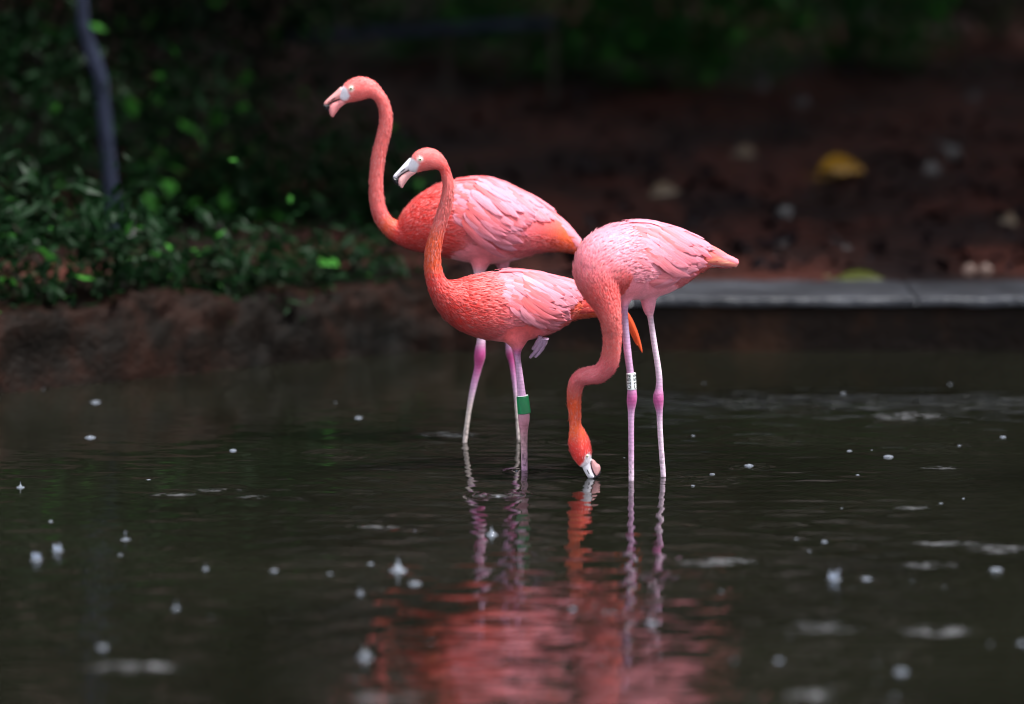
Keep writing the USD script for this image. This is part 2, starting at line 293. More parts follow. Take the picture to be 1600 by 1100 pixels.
def shrub(label, u, Y, vtop, vbot, wpx, n, lf, look_, seed, cat='shrub', group=None, young=0):
    r = np.random.default_rng(seed); s = mpp(u, 300, Y)
    base = at(u, vbot, Y); top = at(u, vtop, Y); h = top[2] - base[2]; wd = wpx * s / 2
    bz = float(ground_z(0, Y)) if Y > 15.55 else base[2] - .05
    bz = min(bz, base[2]); t = thing('shrub', label, cat, (base[0], Y, bz), group)
    off = np.array([base[0], Y, bz])
    pts, cc = clumps((-wd, -wd * .6, base[2] - bz), (wd, wd * .6, base[2] - bz + h), n, max(10, n // 45), lf * 1.7, r)
    pts = pts[pts[:, 2] > 0.0]
    obj('foliage', leaves(pts, lf, r), look_, t)
    if young:
        q = pts[r.choice(len(pts), young)] + r.normal(0, .02, (young, 3)) - np.array([0, .08, -.02])
        obj('young_leaves', leaves(q, lf * 1.15, r, wide=.7), 'leaf_young', t)
    st = []
    for c in cc[:: max(1, len(cc) // 9)][:9]:
        m = np.array([c[0] * .3, c[1] * .3, c[2] * .55]); st.append(tube([(r.normal(0, .03), r.normal(0, .03), -0.1), m, c], [.012, .009, .003], 6))
    obj('stem', join(st), 'bark_dark', t)
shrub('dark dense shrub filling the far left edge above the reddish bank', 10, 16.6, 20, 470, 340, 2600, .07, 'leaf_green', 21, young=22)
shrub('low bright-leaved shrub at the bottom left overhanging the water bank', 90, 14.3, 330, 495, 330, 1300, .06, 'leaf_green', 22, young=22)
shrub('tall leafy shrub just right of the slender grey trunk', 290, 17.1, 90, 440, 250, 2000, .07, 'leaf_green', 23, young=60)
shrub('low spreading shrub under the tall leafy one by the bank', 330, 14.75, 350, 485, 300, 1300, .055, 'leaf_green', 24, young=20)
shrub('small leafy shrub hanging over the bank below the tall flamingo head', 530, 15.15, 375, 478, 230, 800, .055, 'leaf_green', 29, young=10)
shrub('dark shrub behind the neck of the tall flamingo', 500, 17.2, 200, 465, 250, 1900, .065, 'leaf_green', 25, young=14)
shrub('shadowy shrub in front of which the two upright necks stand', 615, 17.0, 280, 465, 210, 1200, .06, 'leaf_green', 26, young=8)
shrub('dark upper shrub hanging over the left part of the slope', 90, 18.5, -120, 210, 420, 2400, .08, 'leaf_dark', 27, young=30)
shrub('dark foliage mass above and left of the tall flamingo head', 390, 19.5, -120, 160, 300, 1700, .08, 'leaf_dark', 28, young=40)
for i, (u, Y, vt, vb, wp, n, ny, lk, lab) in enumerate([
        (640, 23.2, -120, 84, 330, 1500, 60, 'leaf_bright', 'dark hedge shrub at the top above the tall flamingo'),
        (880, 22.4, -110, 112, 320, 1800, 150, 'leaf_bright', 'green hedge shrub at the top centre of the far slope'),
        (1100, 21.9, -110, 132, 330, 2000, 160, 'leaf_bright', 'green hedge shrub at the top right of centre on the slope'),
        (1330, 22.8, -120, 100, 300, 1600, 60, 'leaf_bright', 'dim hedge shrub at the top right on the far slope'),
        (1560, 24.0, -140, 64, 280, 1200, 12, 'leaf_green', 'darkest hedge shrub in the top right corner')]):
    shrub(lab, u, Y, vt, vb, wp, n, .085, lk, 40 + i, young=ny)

def tree(name, label, pts, rad, crowns, lf, n, seed, bark='bark_dark', lk='leaf_dark'):
    r = np.random.default_rng(seed); pts = np.asarray(pts, float); o = pts[0]
    t = thing(name, label, 'tree', o)
    obj('trunk', tube(pts - o, rad, 12), bark, t, smooth=True)
    L, B = [], []
    for (c, h) in crowns:
        c, h = np.array(c, float), np.array(h, float)
        p, cc = clumps(c - h - o, c + h - o, n, 90, lf * 1.9, r); L.append(leaves(p, lf, r, wide=.6))
        for q in cc[::9]: B.append(tube([pts[-1] - o, (pts[-1] - o) * .5 + q * .5 + np.array([0, 0, .25]), q], [rad[-1] * .8, rad[-1] * .4, .01], 6))
    obj('limb', join(B), bark, t); obj('crown', join(L), lk, t)
# slender grey tree at the left, leaning as in the photograph
YT = 16.4
tp = [at(178, 345, YT) - [0, 0, .28], at(176, 330, YT), at(170, 260, YT), at(163, 180, YT), at(157, 120, YT), at(143, 82, YT), at(130, 40, YT), at(126, -40, YT), at(128, -300, YT), at(150, -760, YT)]
tree('slender_tree', 'slender blue-grey tree trunk with a kink standing among the left shrubs', tp, [.036, .034, .031, .031, .03, .034, .026, .025, .023, .02], [((-1.8, 17.0, 4.6), (1.5, 1.3, 1.2))], .13, 2600, 61, 'bark_look')
for i, (x, y, cx, cy, cz, hx, hy, hz, lab) in enumerate([
        (-6.2, 19.5, -4.4, 18.8, 6.0, 4.0, 3.6, 2.8, 'broad shade tree standing left of the shrubs with its crown over the bank'),
        (6.4, 19.0, 4.6, 18.9, 5.8, 4.2, 3.6, 2.7, 'broad shade tree standing right of the wall with its crown over the soil'),
        (0.6, 31.0, 0.2, 21.5, 7.0, 4.4, 5.0, 2.8, 'tall shade tree beyond the hedge leaning out over the slope'),
        (-8.5, 30.0, -6.5, 28.5, 6.5, 4.5, 4.0, 5.5, 'far shade tree behind the left side of the slope'),
        (8.8, 29.5, 6.8, 28.0, 6.5, 4.5, 4.0, 5.5, 'far shade tree behind the right side of the slope'),
        (1.5, 37.0, 0.5, 33.0, 6.5, 6.5, 3.0, 6.0, 'farthest shade tree closing the view behind the hedge'),
        (-11.5, 12.0, -11.0, 11.5, 6.0, 4.0, 6.5, 5.5, 'shade tree on the near left shore of the pond'),
        (12.5, 13.0, 12.5, 12.5, 5.6, 4.0, 6.5, 5.0, 'shade tree on the near right shore of the pond'),
        (-6.5, -8.0, -5.5, -8.0, 8.5, 6.5, 4.0, 8.0, 'shade tree on the shore behind the viewpoint at the left'),
        (6.5, -9.0, 6.0, -9.0, 8.0, 6.5, 4.0, 7.6, 'shade tree on the shore behind the viewpoint at the right')]):
    z0 = float(ground_z(x, y))
    tree('shade_tree', lab, [(x, y, z0 - .2), (x + .1, y - .1, z0 + 1.5), (x * .97 + cx * .03, y * .95 + cy * .05, 3.2), (x * .7 + cx * .3, y * .7 + cy * .3, cz - hz * .6)], [.26, .2, .17, .13],
         [((cx, cy, cz), (hx, hy, hz))], .36, 11000, 70 + i)

# ------------------------------------------------------------------ leaf litter, fallen leaves, stones on the soil
r = np.random.default_rng(81)
n = 5200
lx = r.uniform(-4.2, 4.2, n); ly = 15.75 + 11 * r.uniform(0, 1, n) ** 1.25; lz = ground_z(lx, ly) + r.uniform(0.02, .05, n)
keep = meshkit.fbm(np.stack([lx * .8, ly * .8, lx * 0], -1), 3, 5) + 0.12 * (lx > 0) > .47
tag(obj('leaf_litter', leaves(np.stack([lx, ly, lz], -1)[keep], .075, r, droop=0.0, wide=.6), 'leaf_litter_look'), 'brown dead leaf litter scattered over the dark soil slope', 'leaf litter', kind='stuff')
def curled_leaf(L, W, curl, r, n=9, m=5):
    s = np.linspace(0, 1, n); a = np.linspace(-1, 1, m); S, A = np.meshgrid(s, a, indexing='ij')
    wdt = W * .5 * np.sin(np.pi * np.clip(S, .02, .985) ** .8) ** .75
    x = (S - .5) * L; y = A * wdt * .75; zz_ = curl * L * np.sin(S * np.pi) * .6 + abs(A) ** 1.4 * wdt * .9 + .004 + 0.01 * np.sin(S * 9 + A * 3) * L
    i = np.arange(n * m).reshape(n, m)
    return np.stack([x, y, zz_], -1).reshape(-1, 3), np.stack([i[:-1, :-1], i[1:, :-1], i[1:, 1:], i[:-1, 1:]], -1).reshape(-1, 4)
def put_leaf(u, v, wpx, hpx, lk, label, rot=0.0, group=None):
    p = on_ground(u, v + hpx * .4); s = mpp(u, v, p[1]); L, W = wpx * s, hpx * s * 1.1
    V, F = curled_leaf(L, W * 1.4, .12, r); c, sn = math.cos(rot), math.sin(rot)
    V = V @ np.array([[1, 0, 0], [0, math.cos(.9), math.sin(.9)], [0, -math.sin(.9), math.cos(.9)]])
    V = V @ np.array([[c, 0, -sn], [0, 1, 0], [sn, 0, c]]); V[:, 2] -= V[:, 2].min() + .004
    t = thing('fallen_leaf', label, 'leaf', p, group)
    obj('blade', (V, F), lk, t, smooth=True)
    a, b = V[:5].mean(0), V[:5].mean(0) + np.array([-.22 * L, 0, .02]); obj('stalk', tube([a, b], [.003, .002], 6), lk, t)
put_leaf(1313, 266, 76, 36, 'leaf_yellow', 'large yellow leaf lying on the dark soil right of the flamingos', -.18)
put_leaf(1345, 431, 80, 16, 'leaf_lime', 'long yellow-green leaf lying behind the coping on the right', 0)
put_leaf(1165, 238, 40, 20, 'leaf_tan', 'pale tan leaf on the slope left of the large yellow leaf', .1)
put_leaf(1575, 345, 30, 20, 'leaf_tan', 'small dull brown leaf near the right edge of the slope', .3)
put_leaf(1040, 300, 46, 24, 'leaf_tan', 'dull brown leaf on the soil above the feeding flamingo', -.2)
for u, v, d, lk, lab in [(1488, 235, 26, 'stone_pale', 'pale round stone high on the slope at the right'), (1456, 263, 24, 'stone_pale', 'pale stone just below the highest right stone'),
                         (1228, 331, 24, 'stone_pale', 'pale stone on the slope above the feeding flamingo tail'), (1515, 421, 22, 'stone_rose', 'left one of two pinkish stones above the right coping'),
                         (1540, 420, 22, 'stone_rose', 'right one of two pinkish stones above the right coping'), (1229, 94, 22, 'stone_dim', 'pale stone below the green hedge at the top right'),
                         (1190, 132, 22, 'stone_dim', 'dim pale stone on the slope left of the upper stone under the hedge'), (1330, 75, 20, 'stone_dim', 'faint stone under the dim hedge at the top right'), (1253, 158, 22, 'stone_dim', 'dull stone on the upper middle of the slope'),
                         (1520, 150, 20, 'stone_dim', 'dim stone high up near the right edge')]:
    p = on_ground(u, v + d * .45); s = mpp(u, v, p[1]) * d / 2
    m = trimesh.creation.icosphere(2, 1.0); q = np.array(m.vertices); q *= (1 + .35 * (meshkit.fbm(q * 1.6 + u, 3, 2) - .5))[:, None]
    tag(obj('stone', (q * s * [1, .8, .9] + p + [0, 0, s * .8], m.faces), lk, smooth=True), lab, 'stone')

# ------------------------------------------------------------------ flamingos
def catmull(P, n=8):
    P = np.asarray(P, float); Q = np.vstack([2 * P[0] - P[1], P, 2 * P[-1] - P[-2]]); out = []
    for i in range(len(P) - 1):
        p0, p1, p2, p3 = Q[i:i + 4]; last = i == len(P) - 2
        for t in np.linspace(0, 1, n + 1)[: n + last]:
            out.append(.5 * (2 * p1 + (p2 - p0) * t + (2 * p0 - 5 * p1 + 4 * p2 - p3) * t ** 2 + (3 * p1 - p0 - 3 * p2 + p3) * t ** 3))
    return np.array(out)
def surface_nets(V, lo, h):
    nx, ny, nz = V.shape; S = V < 0
    c = [V[i:nx - 1 + i, j:ny - 1 + j, k:nz - 1 + k] for i in (0, 1) for j in (0, 1) for k in (0, 1)]
    cnt = sum((x < 0).astype(np.int8) for x in c); act = (cnt > 0) & (cnt < 8); I = np.argwhere(act)
    vals = np.stack([x[act] for x in c], 1); cor = np.array([[i, j, k] for i in (0, 1) for j in (0, 1) for k in (0, 1)], float)
    acc = np.zeros((len(I), 3)); num = np.zeros(len(I))
    for a in range(8):
        for b in range(a + 1, 8):
            if abs(cor[a] - cor[b]).sum() != 1: continue
            m = (vals[:, a] < 0) != (vals[:, b] < 0)
            t = vals[m, a] / (vals[m, a] - vals[m, b]); acc[m] += cor[a] + t[:, None] * (cor[b] - cor[a]); num[m] += 1
    P = I + acc / num[:, None]
    ids = np.full(act.shape, -1); ids[act] = np.arange(len(I)); F = []
    for ax in range(3):
        o1, o2 = [(1, 2), (2, 0), (0, 1)][ax]
        sl = [slice(1, -1)] * 3; sl[ax] = slice(0, -1); sh = [slice(1, -1)] * 3; sh[ax] = slice(1, None)
        A, B = S[tuple(sl)], S[tuple(sh)]
        for flip in (False, True):
            e = np.argwhere((A & ~B) if not flip else (~A & B)) + [0 if k == ax else 1 for k in range(3)]
            if not len(e): continue
            d1, d2 = np.eye(3, dtype=int)[o1], np.eye(3, dtype=int)[o2]
            q = np.stack([ids[tuple((e - d1 - d2).T)], ids[tuple((e - d2).T)], ids[tuple(e.T)], ids[tuple((e - d1).T)]], 1)
            F.append(q[:, ::-1] if flip else q)
    return lo + P * h, np.vstack(F), P

class Bird:
    """Chains of balls traced over the photograph: main runs from tail tip over the body and the neck to the head."""
    def __init__(s, Yb, main, limbs, lateral, h=.0036):
        s.Yb = Yb; s.h = h
        def world(ch):
            ch = [list(c) for c in ch]
            return np.array([[*at(c[0], c[1], Yb + c[2]), c[3] * mpp(c[0], c[1], Yb + c[2]), c[4], *c[5]] for c in ch])
        s.ctrl = world(main); s.M = catmull(s.ctrl, 8); s.M[:, 3] = np.maximum(s.M[:, 3], .002)
        s.limbs = [catmull(world(l), 6) for l in limbs]
        s.L = unit(np.array([*lateral, 0.0]))
    def dist(s, p, chain, k0=True, margin=None):
        """Signed distance of points to one chain."""
        out = np.full(len(p), 1e3)
        for a, b in zip(chain[:-1], chain[1:]):
            ka, kb = a[4], b[4]; A, B = a[:3], b[:3]; d = B - A; t = np.clip(((p - A) @ d) / max(d @ d, 1e-12), 0, 1)
            k = ka + (kb - ka) * t; q = p - A - t[:, None] * d; ql = q @ s.L
            out = np.minimum(out, np.sqrt(np.maximum((q * q).sum(1) - ql ** 2 + (ql / k) ** 2, 1e-14)) - (a[3] + (b[3] - a[3]) * t))
        return out
    def sdf(s, p):
        d = s.dist(p, s.M)
        for l in s.limbs:
            e = s.dist(p, l); k = .010; m = np.clip(.5 + .5 * (e - d) / k, 0, 1); d = e + (d - e) * m - k * m * (1 - m)
        return d
    def build(s):
        h = s.h; every = np.vstack([s.M] + s.limbs); lo = (every[:, :3] - every[:, 3:4]).min(0) - 4 * h; hi = (every[:, :3] + every[:, 3:4]).max(0) + 4 * h
        n = np.ceil((hi - lo) / h).astype(int) + 1; V = np.full(n, 1.0)
        def add(chain, k):
            W = np.full(n, 1.0)
            for a, b in zip(chain[:-1], chain[1:]):
                R = max(a[3], b[3]) + .022; l = np.minimum(a[:3], b[:3]) - R; u = np.maximum(a[:3], b[:3]) + R
                i0 = np.maximum(((l - lo) / h).astype(int), 0); i1 = np.minimum(((u - lo) / h).astype(int) + 2, n)
                ax = [lo[q] + h * np.arange(i0[q], i1[q]) for q in range(3)]; G = np.stack(np.meshgrid(*ax, indexing='ij'), -1)
                sl = tuple(slice(i0[q], i1[q]) for q in range(3))
                W[sl] = np.minimum(W[sl], s.dist(G.reshape(-1, 3), np.stack([a, b])).reshape(G.shape[:3]))
            if k is None: return np.minimum(V, W)
            m = np.clip(.5 + .5 * (W - V) / k, 0, 1); return W + (V - W) * m - k * m * (1 - m)
        V = add(s.M, None)
        for l in s.limbs: V = add(l, .010)
        P, F, G = surface_nets(V, lo, h)
        g = np.stack([map_coordinates(x, G.T, order=1, mode='nearest') for x in np.gradient(np.minimum(V, .02))], 1)
        s.V, s.F, s.N = P, F, unit(g)
        every = np.vstack([s.M] + s.limbs); own = np.concatenate([np.zeros(len(s.M))] + [np.full(len(l), i + 1.) for i, l in enumerate(s.limbs)])
        tree_ = cKDTree(every[:, :3]); dd, ii = tree_.query(P, k=12)
        best = (dd - every[ii, 3]).argmin(1); near = ii[np.arange(len(P)), best]
        w = 1 / (np.abs(dd - every[ii, 3]) + .004) ** 2; same = own[ii] == own[near][:, None]; w = w * same; w /= w.sum(1, keepdims=True)
        s.tint = (every[ii, 5:8] * w[..., None]).sum(1); s.own = own[near]; s.near = near
        return s
    # body coordinates: station t (index along main, in control points) and angle th from the top, positive towards +L
    def frame(s, t):
        x = np.clip(np.asarray(t, float) * 8, 0, len(s.M) - 1.001); i = x.astype(int); f = (x - i)[..., None]
        a = s.M[i] * (1 - f) + s.M[i + 1] * f; T = unit(s.M[np.minimum(i + 3, len(s.M) - 1)][..., :3] - s.M[np.maximum(i - 2, 0)][..., :3])
        U = unit(np.cross(s.L, T)); U = np.where((U[..., 2:3] < 0) & (abs(T[..., 2:3]) < .5), -U, U)
        return a, T, U
    def surf(s, t, th, off):
        a, T, U = s.frame(t); r, k = a[..., 3:4], a[..., 4:5]; c, sn = np.cos(th)[..., None], np.sin(th)[..., None]
        n = unit(c * U + sn * s.L / np.maximum(k, .3)); return a[..., :3] + r * (c * U + k * sn * s.L) + n * np.asarray(off)[..., None], n
    def feather(s, t0, th0, side, length, width, phi0, phi1, o0, o1, n=8, m=5, taper=.75, cup=.18):
        """A blade that follows the body: from its root it runs rearwards, turned down by phi; returns vertices, quads, uv."""
        tt, hh = float(t0), float(th0) * side; path = []; dl = length / (n - 1)
        for i in range(n):
            ph = phi0 + (phi1 - phi0) * i / (n - 1); a, _, _ = s.frame(np.array(tt)); b, _, _ = s.frame(np.array(tt - .05)); sp = np.linalg.norm(a[:3] - b[:3]) / .05
            path.append((tt, hh, ph, sp, max(float(a[3]), .02)))
            tt -= math.cos(ph) * dl / max(sp, .004); hh += side * math.sin(ph) * dl / max(float(a[3]), .03)
            tt = max(tt, .02)
        path = np.array(path); v = np.linspace(0, 1, n); wd = width * .5 * np.minimum(1, (v * 5 + .35)) * np.sqrt(np.maximum(1 - np.clip((v - taper) / (1 - taper), 0, 1) ** 2.2, .004))
        q = np.linspace(-1, 1, m); W = wd[:, None] * q[None]
        t = path[:, 0:1] + np.sin(path[:, 2:3]) * W / np.maximum(path[:, 3:4], .004); th = path[:, 1:2] + side * np.cos(path[:, 2:3]) * W / path[:, 4:5]
        off = o0 + (o1 - o0) * v[:, None] ** .8 - cup * width * (q[None] ** 2) * (.3 + .7 * v[:, None]) + .0009 * np.sin(v[:, None] * 13 + q[None] * 3 + t0 * 9)
        P, N = s.surf(np.maximum(t, .01), th, off)
        i = np.arange(n * m).reshape(n, m); F = np.stack([i[:-1, :-1], i[1:, :-1], i[1:, 1:], i[:-1, 1:]], -1).reshape(-1, 4)
        uv = np.stack([np.repeat(q[None] * .5 + .5, n, 0), np.repeat(v[:, None], m, 1)], -1).reshape(-1, 2)
        return P.reshape(-1, 3), F, uv, N.reshape(-1, 3)

def inflate(poly, Y, half, n=26, flat=.5):
    """A pillow-shaped solid over an outline given in photograph pixels, standing at distance Y."""
    pg = Polygon(poly); x0, y0, x1, y1 = pg.bounds; st = max(x1 - x0, y1 - y0) / n
    ring = shapely.segmentize(pg.exterior, st); bd = np.array(ring.coords)[:-1]
    xs, ys = np.meshgrid(np.arange(x0, x1, st), np.arange(y0, y1, st)); inn = np.stack([xs.ravel(), ys.ravel()], 1)
    ok = shapely.contains_xy(pg.buffer(-st * .6), inn[:, 0], inn[:, 1]); inn = inn[ok]
    P = np.vstack([bd, inn]); D = Delaunay(P).simplices
    cen = P[D].mean(1); D = D[shapely.contains_xy(pg, cen[:, 0], cen[:, 1])]
    d = np.array([pg.exterior.distance(Point(*p)) for p in P]); dm = d.max(); d[: len(bd)] = 0
    th = half * np.sqrt(np.clip(1 - (1 - d / dm) ** 2, 0, 1)); th = np.where(np.arange(len(P)) < len(bd), 0, np.maximum(th, 1e-4))
    base = np.array([at(u, v, Y) for u, v in P]); a, b = base - np.stack([th * 0, th, th * 0], 1), base + np.stack([th * 0, th, th * 0], 1)
    nb = len(bd); e1, e2 = P[D[:, 1]] - P[D[:, 0]], P[D[:, 2]] - P[D[:, 0]]; cr = e1[:, 0] * e2[:, 1] - e1[:, 1] * e2[:, 0]
    D = np.where((cr > 0)[:, None], D[:, ::-1], D)
    remap = np.arange(len(P)); remap[nb:] += len(P) - nb
    return np.vstack([a, b[nb:]]), np.vstack([D, remap[D][:, ::-1]])
def smooth_line(pts, n=10):
    return catmull(np.array(pts, float), n)

WHITE = np.array([.80, .74, .78])
def plumage(B, parent, seed, spec, ban):
    """Thousands of small contour feathers over neck, breast and belly, one mesh. spec: (first control, last control, count, length, width)."""
    r = np.random.default_rng(seed); V, F = B.V, B.F; fc = V[F].mean(1); e = np.linalg.norm(np.cross(V[F[:, 2]] - V[F[:, 0]], V[F[:, 3]] - V[F[:, 1]]), axis=1)
    st = B.near[F[:, 0]] / 8.0; ok = B.own[F[:, 0]] == 0; P, T, NN = [], [], []
    a, Tn, U = B.frame(np.clip(st, 0, len(B.ctrl) - 1.01))
    for (c0, c1, n, L, W) in spec:
        ang = np.arctan2(np.abs(((fc - a[:, :3]) @ B.L)), ((fc - a[:, :3]) * U).sum(1)); under_wing = (st < B.wing_to) & (ang < 1.75)
        m = np.flatnonzero(ok & (st >= c0) & (st < c1) & ~ban(fc, st) & ~under_wing & ~((st > 20) & (B.tint[F[:, 0], 1] > .42)))
        if not len(m): continue
        i = r.choice(m, n, p=e[m] / e[m].sum()); p = fc[i] + r.normal(0, .0015, (n, 3)); nn = B.N[F[i, 0]]
        d = -Tn[i] + r.normal(0, .16, (n, 3)); d = unit(d - (d * nn).sum(1, keepdims=True) * nn); sd = np.cross(nn, d)
        l = (L * r.uniform(.7, 1.3, n))[:, None]; w = (W * r.uniform(.7, 1.25, n))[:, None] * .5; lift = np.where(r.uniform(0, 1, n) < .07, r.uniform(.1, .26, n), r.uniform(.0, .06, n))[:, None] * l
        q = [p - nn * .001, p + d * l * .5 + sd * w + nn * lift * .5, p + d * l * .5 - sd * w + nn * lift * .5, p + d * l * .9 + sd * w * .55 + nn * lift * .85, p + d * l * .9 - sd * w * .55 + nn * lift * .85, p + d * l + nn * lift * .8, p + d * l * .5 + nn * (lift * .5 + w * .12)]
        P.append(np.stack(q, 1).reshape(-1, 3)); k7 = np.array([0, .35, -.35, .3, -.3, 0, 0])[None, :, None]
        NN.append(unit(nn[:, None] + sd[:, None] * k7 + d[:, None] * np.array([-.1, 0, 0, .12, .12, .2, 0])[None, :, None]).reshape(-1, 3))
        c = B.tint[F[i, 0]] * r.uniform(.9, 1.08, (n, 1)); mixw = np.clip(r.normal(.10, .16, (n, 1)), 0, .6) if L > .013 else np.clip(r.normal(.10, .26, (n, 1)), 0, .75)
        c = c * (1 - mixw) + np.array([.88, .40, .40]) * mixw
        edge = np.array([0, .03, .03, .10, .10, .14, 0])[None, :, None]; T.append((c[:, None] * (1 - edge) + np.array([.86, .5, .5]) * edge).reshape(-1, 3))
    P, T = np.vstack(P), np.clip(np.vstack(T), 0, .9); n = len(P) // 7
    f = (np.arange(n) * 7)[:, None, None] + np.array([[0, 6, 1], [0, 2, 6], [1, 6, 3], [2, 4, 6], [3, 6, 5], [6, 4, 5]])[None]
    uv = np.tile(np.array([[.5, 0], [1, .5], [0, .5], [.8, .9], [.2, .9], [.5, 1], [.5, .5]]), (n, 1)); uv[:, 0] = uv[:, 0] * .25 + np.repeat(r.uniform(0, 8, n), 7)
    tag(obj('contour_plumage', (P, f.reshape(-1, 3)), 'feather_look', parent, tint=T, uv=uv, normals=np.vstack(NN)), kind='stuff')

def wings(B, parent, rows, seed, both=True):
    """Two wings of individual feathers. rows: dicts of stations, angles and colours."""
    for side in ((-1, 1) if both else (-1,)):
        r = np.random.default_rng(seed)
        wg = None
        for row in rows:
            n = row['n']
            for i in range(n):
                f = (i + .5) / n + r.normal(0, .25 / n); t0 = row['t'][0] + (row['t'][1] - row['t'][0]) * f; th = row['th'][0] + (row['th'][1] - row['th'][0]) * f + r.normal(0, .035)
                P, F, uv, Nb = B.feather(t0, th, side, row['len'] * r.uniform(.9, 1.3), row['wid'] * r.uniform(.85, 1.15), row['phi'][0] + r.normal(0, .07), row['phi'][1] + r.normal(0, .12), row['off'], row['off'] + row['lift'] * r.uniform(.5, 1.0), taper=row.get('taper', r.uniform(.4, .62)), cup=row.get('cup', .11))
                cs = row['col']; c = np.array(cs[r.integers(len(cs))]); c2 = np.array(row.get('tip', c)) * r.uniform(.88, 1.0) * (1 - np.array([0, .35, .3]) * max(0, r.normal(.1, .35)))
                v = uv[:, 1:2]; ed = abs(uv[:, 0:1] * 2 - 1) ** 2.5
                mix = np.clip(v * r.uniform(.5, 1.1), 0, 1); tint = c * (1 - mix) + c2 * mix; tint = tint * r.uniform(.9, 1.07)
                tint = tint * (1 - .16 * ed) + np.array([.88, .50, .58]) * .16 * ed
                sh = np.exp(-((uv[:, 0:1] - .5) / .045) ** 2) * .25 * (1 - v); tint = tint * (1 - sh) + np.array([.8, .45, .42]) * sh
                if wg is None:
                    wg = obj('wing', shell(B, side, row0=rows[0].get('shell')), 'skin_look', parent, smooth=True, tint=shell.tint)
                Nf = meshkit.arrays((P, F), True)[2]
                if (Nf * Nb).sum() < 0: F, Nf = F[:, ::-1], -Nf
                obj('feather', (P, F), 'feather_look', wg, tint=np.clip(tint, 0, .9), uv=uv, normals=unit(.5 * Nb + .5 * Nf))
def shell(B, side, row0):
    """The rounded mass of the folded wing that the feathers lie on."""
    t0, t1, h0, h1, col = row0; t = np.linspace(t0, t1, 22); h = np.linspace(h0, h1, 16); T, Hh = np.meshgrid(t, h, indexing='ij')
    e = np.minimum(1, np.sin(np.linspace(0, np.pi, 22))[:, None] * 2.2) * np.minimum(1, np.sin(np.linspace(0.0, np.pi, 16))[None] * 2.0)
    P, N = B.surf(T, Hh * side, -.004 + .0055 * e); i = np.arange(T.size).reshape(T.shape)
    shell.tint = np.tile(np.array(col), (T.size, 1)); F = np.stack([i[:-1, :-1], i[1:, :-1], i[1:, 1:], i[:-1, 1:]], -1).reshape(-1, 4)
    return P.reshape(-1, 3), F if side > 0 else F[:, ::-1]

def eye(B, u, v, Y0, parent, rpx=3.0):
    s = mpp(u, v, Y0)
    d = ray(u, v); t0 = (Y0 - .10) / d[1]; ts = t0 + np.linspace(0, .2, 260); p = CAM + ts[:, None] * d; sd = B.sdf(p); j = int(np.argmax(sd < 0)) if (sd < 0).any() else 130
    hit = p[j]; R = rpx * s
    for sgn in (1, -1):
        c = hit.copy()
        if sgn < 0: c[1] = 2 * Y0 - hit[1]
        n = np.array([0, -1.0 * sgn, 0]); m = trimesh.creation.icosphere(3, 1.0)
        e = obj('eye', (np.array(m.vertices) * [R, R * .6, R] + c - n * R * .12, m.faces), 'eye_iris', parent, smooth=True)
        obj('pupil', (np.array(m.vertices) * [R * .46, R * .3, R * .46] + c + n * R * .40, m.faces), 'eye_pupil', e, smooth=True)

def paint(B, fn):
    B.tint = np.clip(fn(B.V, B.tint.copy()), 0, .9)
def blend(T, w, col):
    w = np.clip(w, 0, 1)[:, None]; return T * (1 - w) + np.array(col) * w
def mottle(B, amt=.22, scale=90.0):
    n = meshkit.fbm(B.V * scale, 3, 3)[:, None]; B.tint = np.clip(B.tint * (1 + amt * (n - .5) * 2), 0, .9)
    every = np.vstack([B.M] + B.limbs); thin = (B.own > 0) & (every[B.near, 3] < .0165)
    low = np.clip((.17 - B.V[:, 2]) / .14, 0, 1) * thin; d = meshkit.fbm(B.V * [150, 150, 110], 2, 8)
    B.tint *= (1 - .55 * low * (d > .52) * np.clip((d - .52) * 8, 0, 1))[:, None]
    B.tint *= np.where(thin, 1 - .16 * (np.sin(B.V[:, 2] * 2 * np.pi / .0115) > .55), 1)[:, None]
def legs_detail(B, which, zs):
    pass

# colours of the plumage and skin
PALE = (.88, .315, .42); PINK = (.87, .18, .22); SALM = (.87, .115, .115); ORNG = (.88, .115, .03); RED = (.75, .038, .030); NECK = (.89, .18, .17); DEEP = (.60, .05, .04)
LILA = (.82, .33, .45); ROSE = (.86, .21, .26); LEG = (.55, .30, .50); LEGP = (.70, .52, .64); ANK = (.45, .09, .27); ANKD = (.34, .035, .15); LEGT = (.60, .50, .48)

def bird(name_label, Yb, main, limbs, lateral, rows, seed, plum, ban, extra):
    B = Bird(Yb, main, limbs, lateral).build(); B.wing_to = rows[0]['shell'][1] - .35
    foot = np.array([B.limbs[-1][-1][0], Yb, 0.0])
    t = thing('flamingo', name_label, 'flamingo', (0, 0, 0), 'flamingos wading in the pond')
    mottle(B); extra(B, t)
    obj('body', (B.V, B.F), 'skin_look', t, tint=B.tint, normals=B.N)
    wings(B, t, rows, seed)
    plumage(B, t, seed + 5, plum, ban)
    return B, t

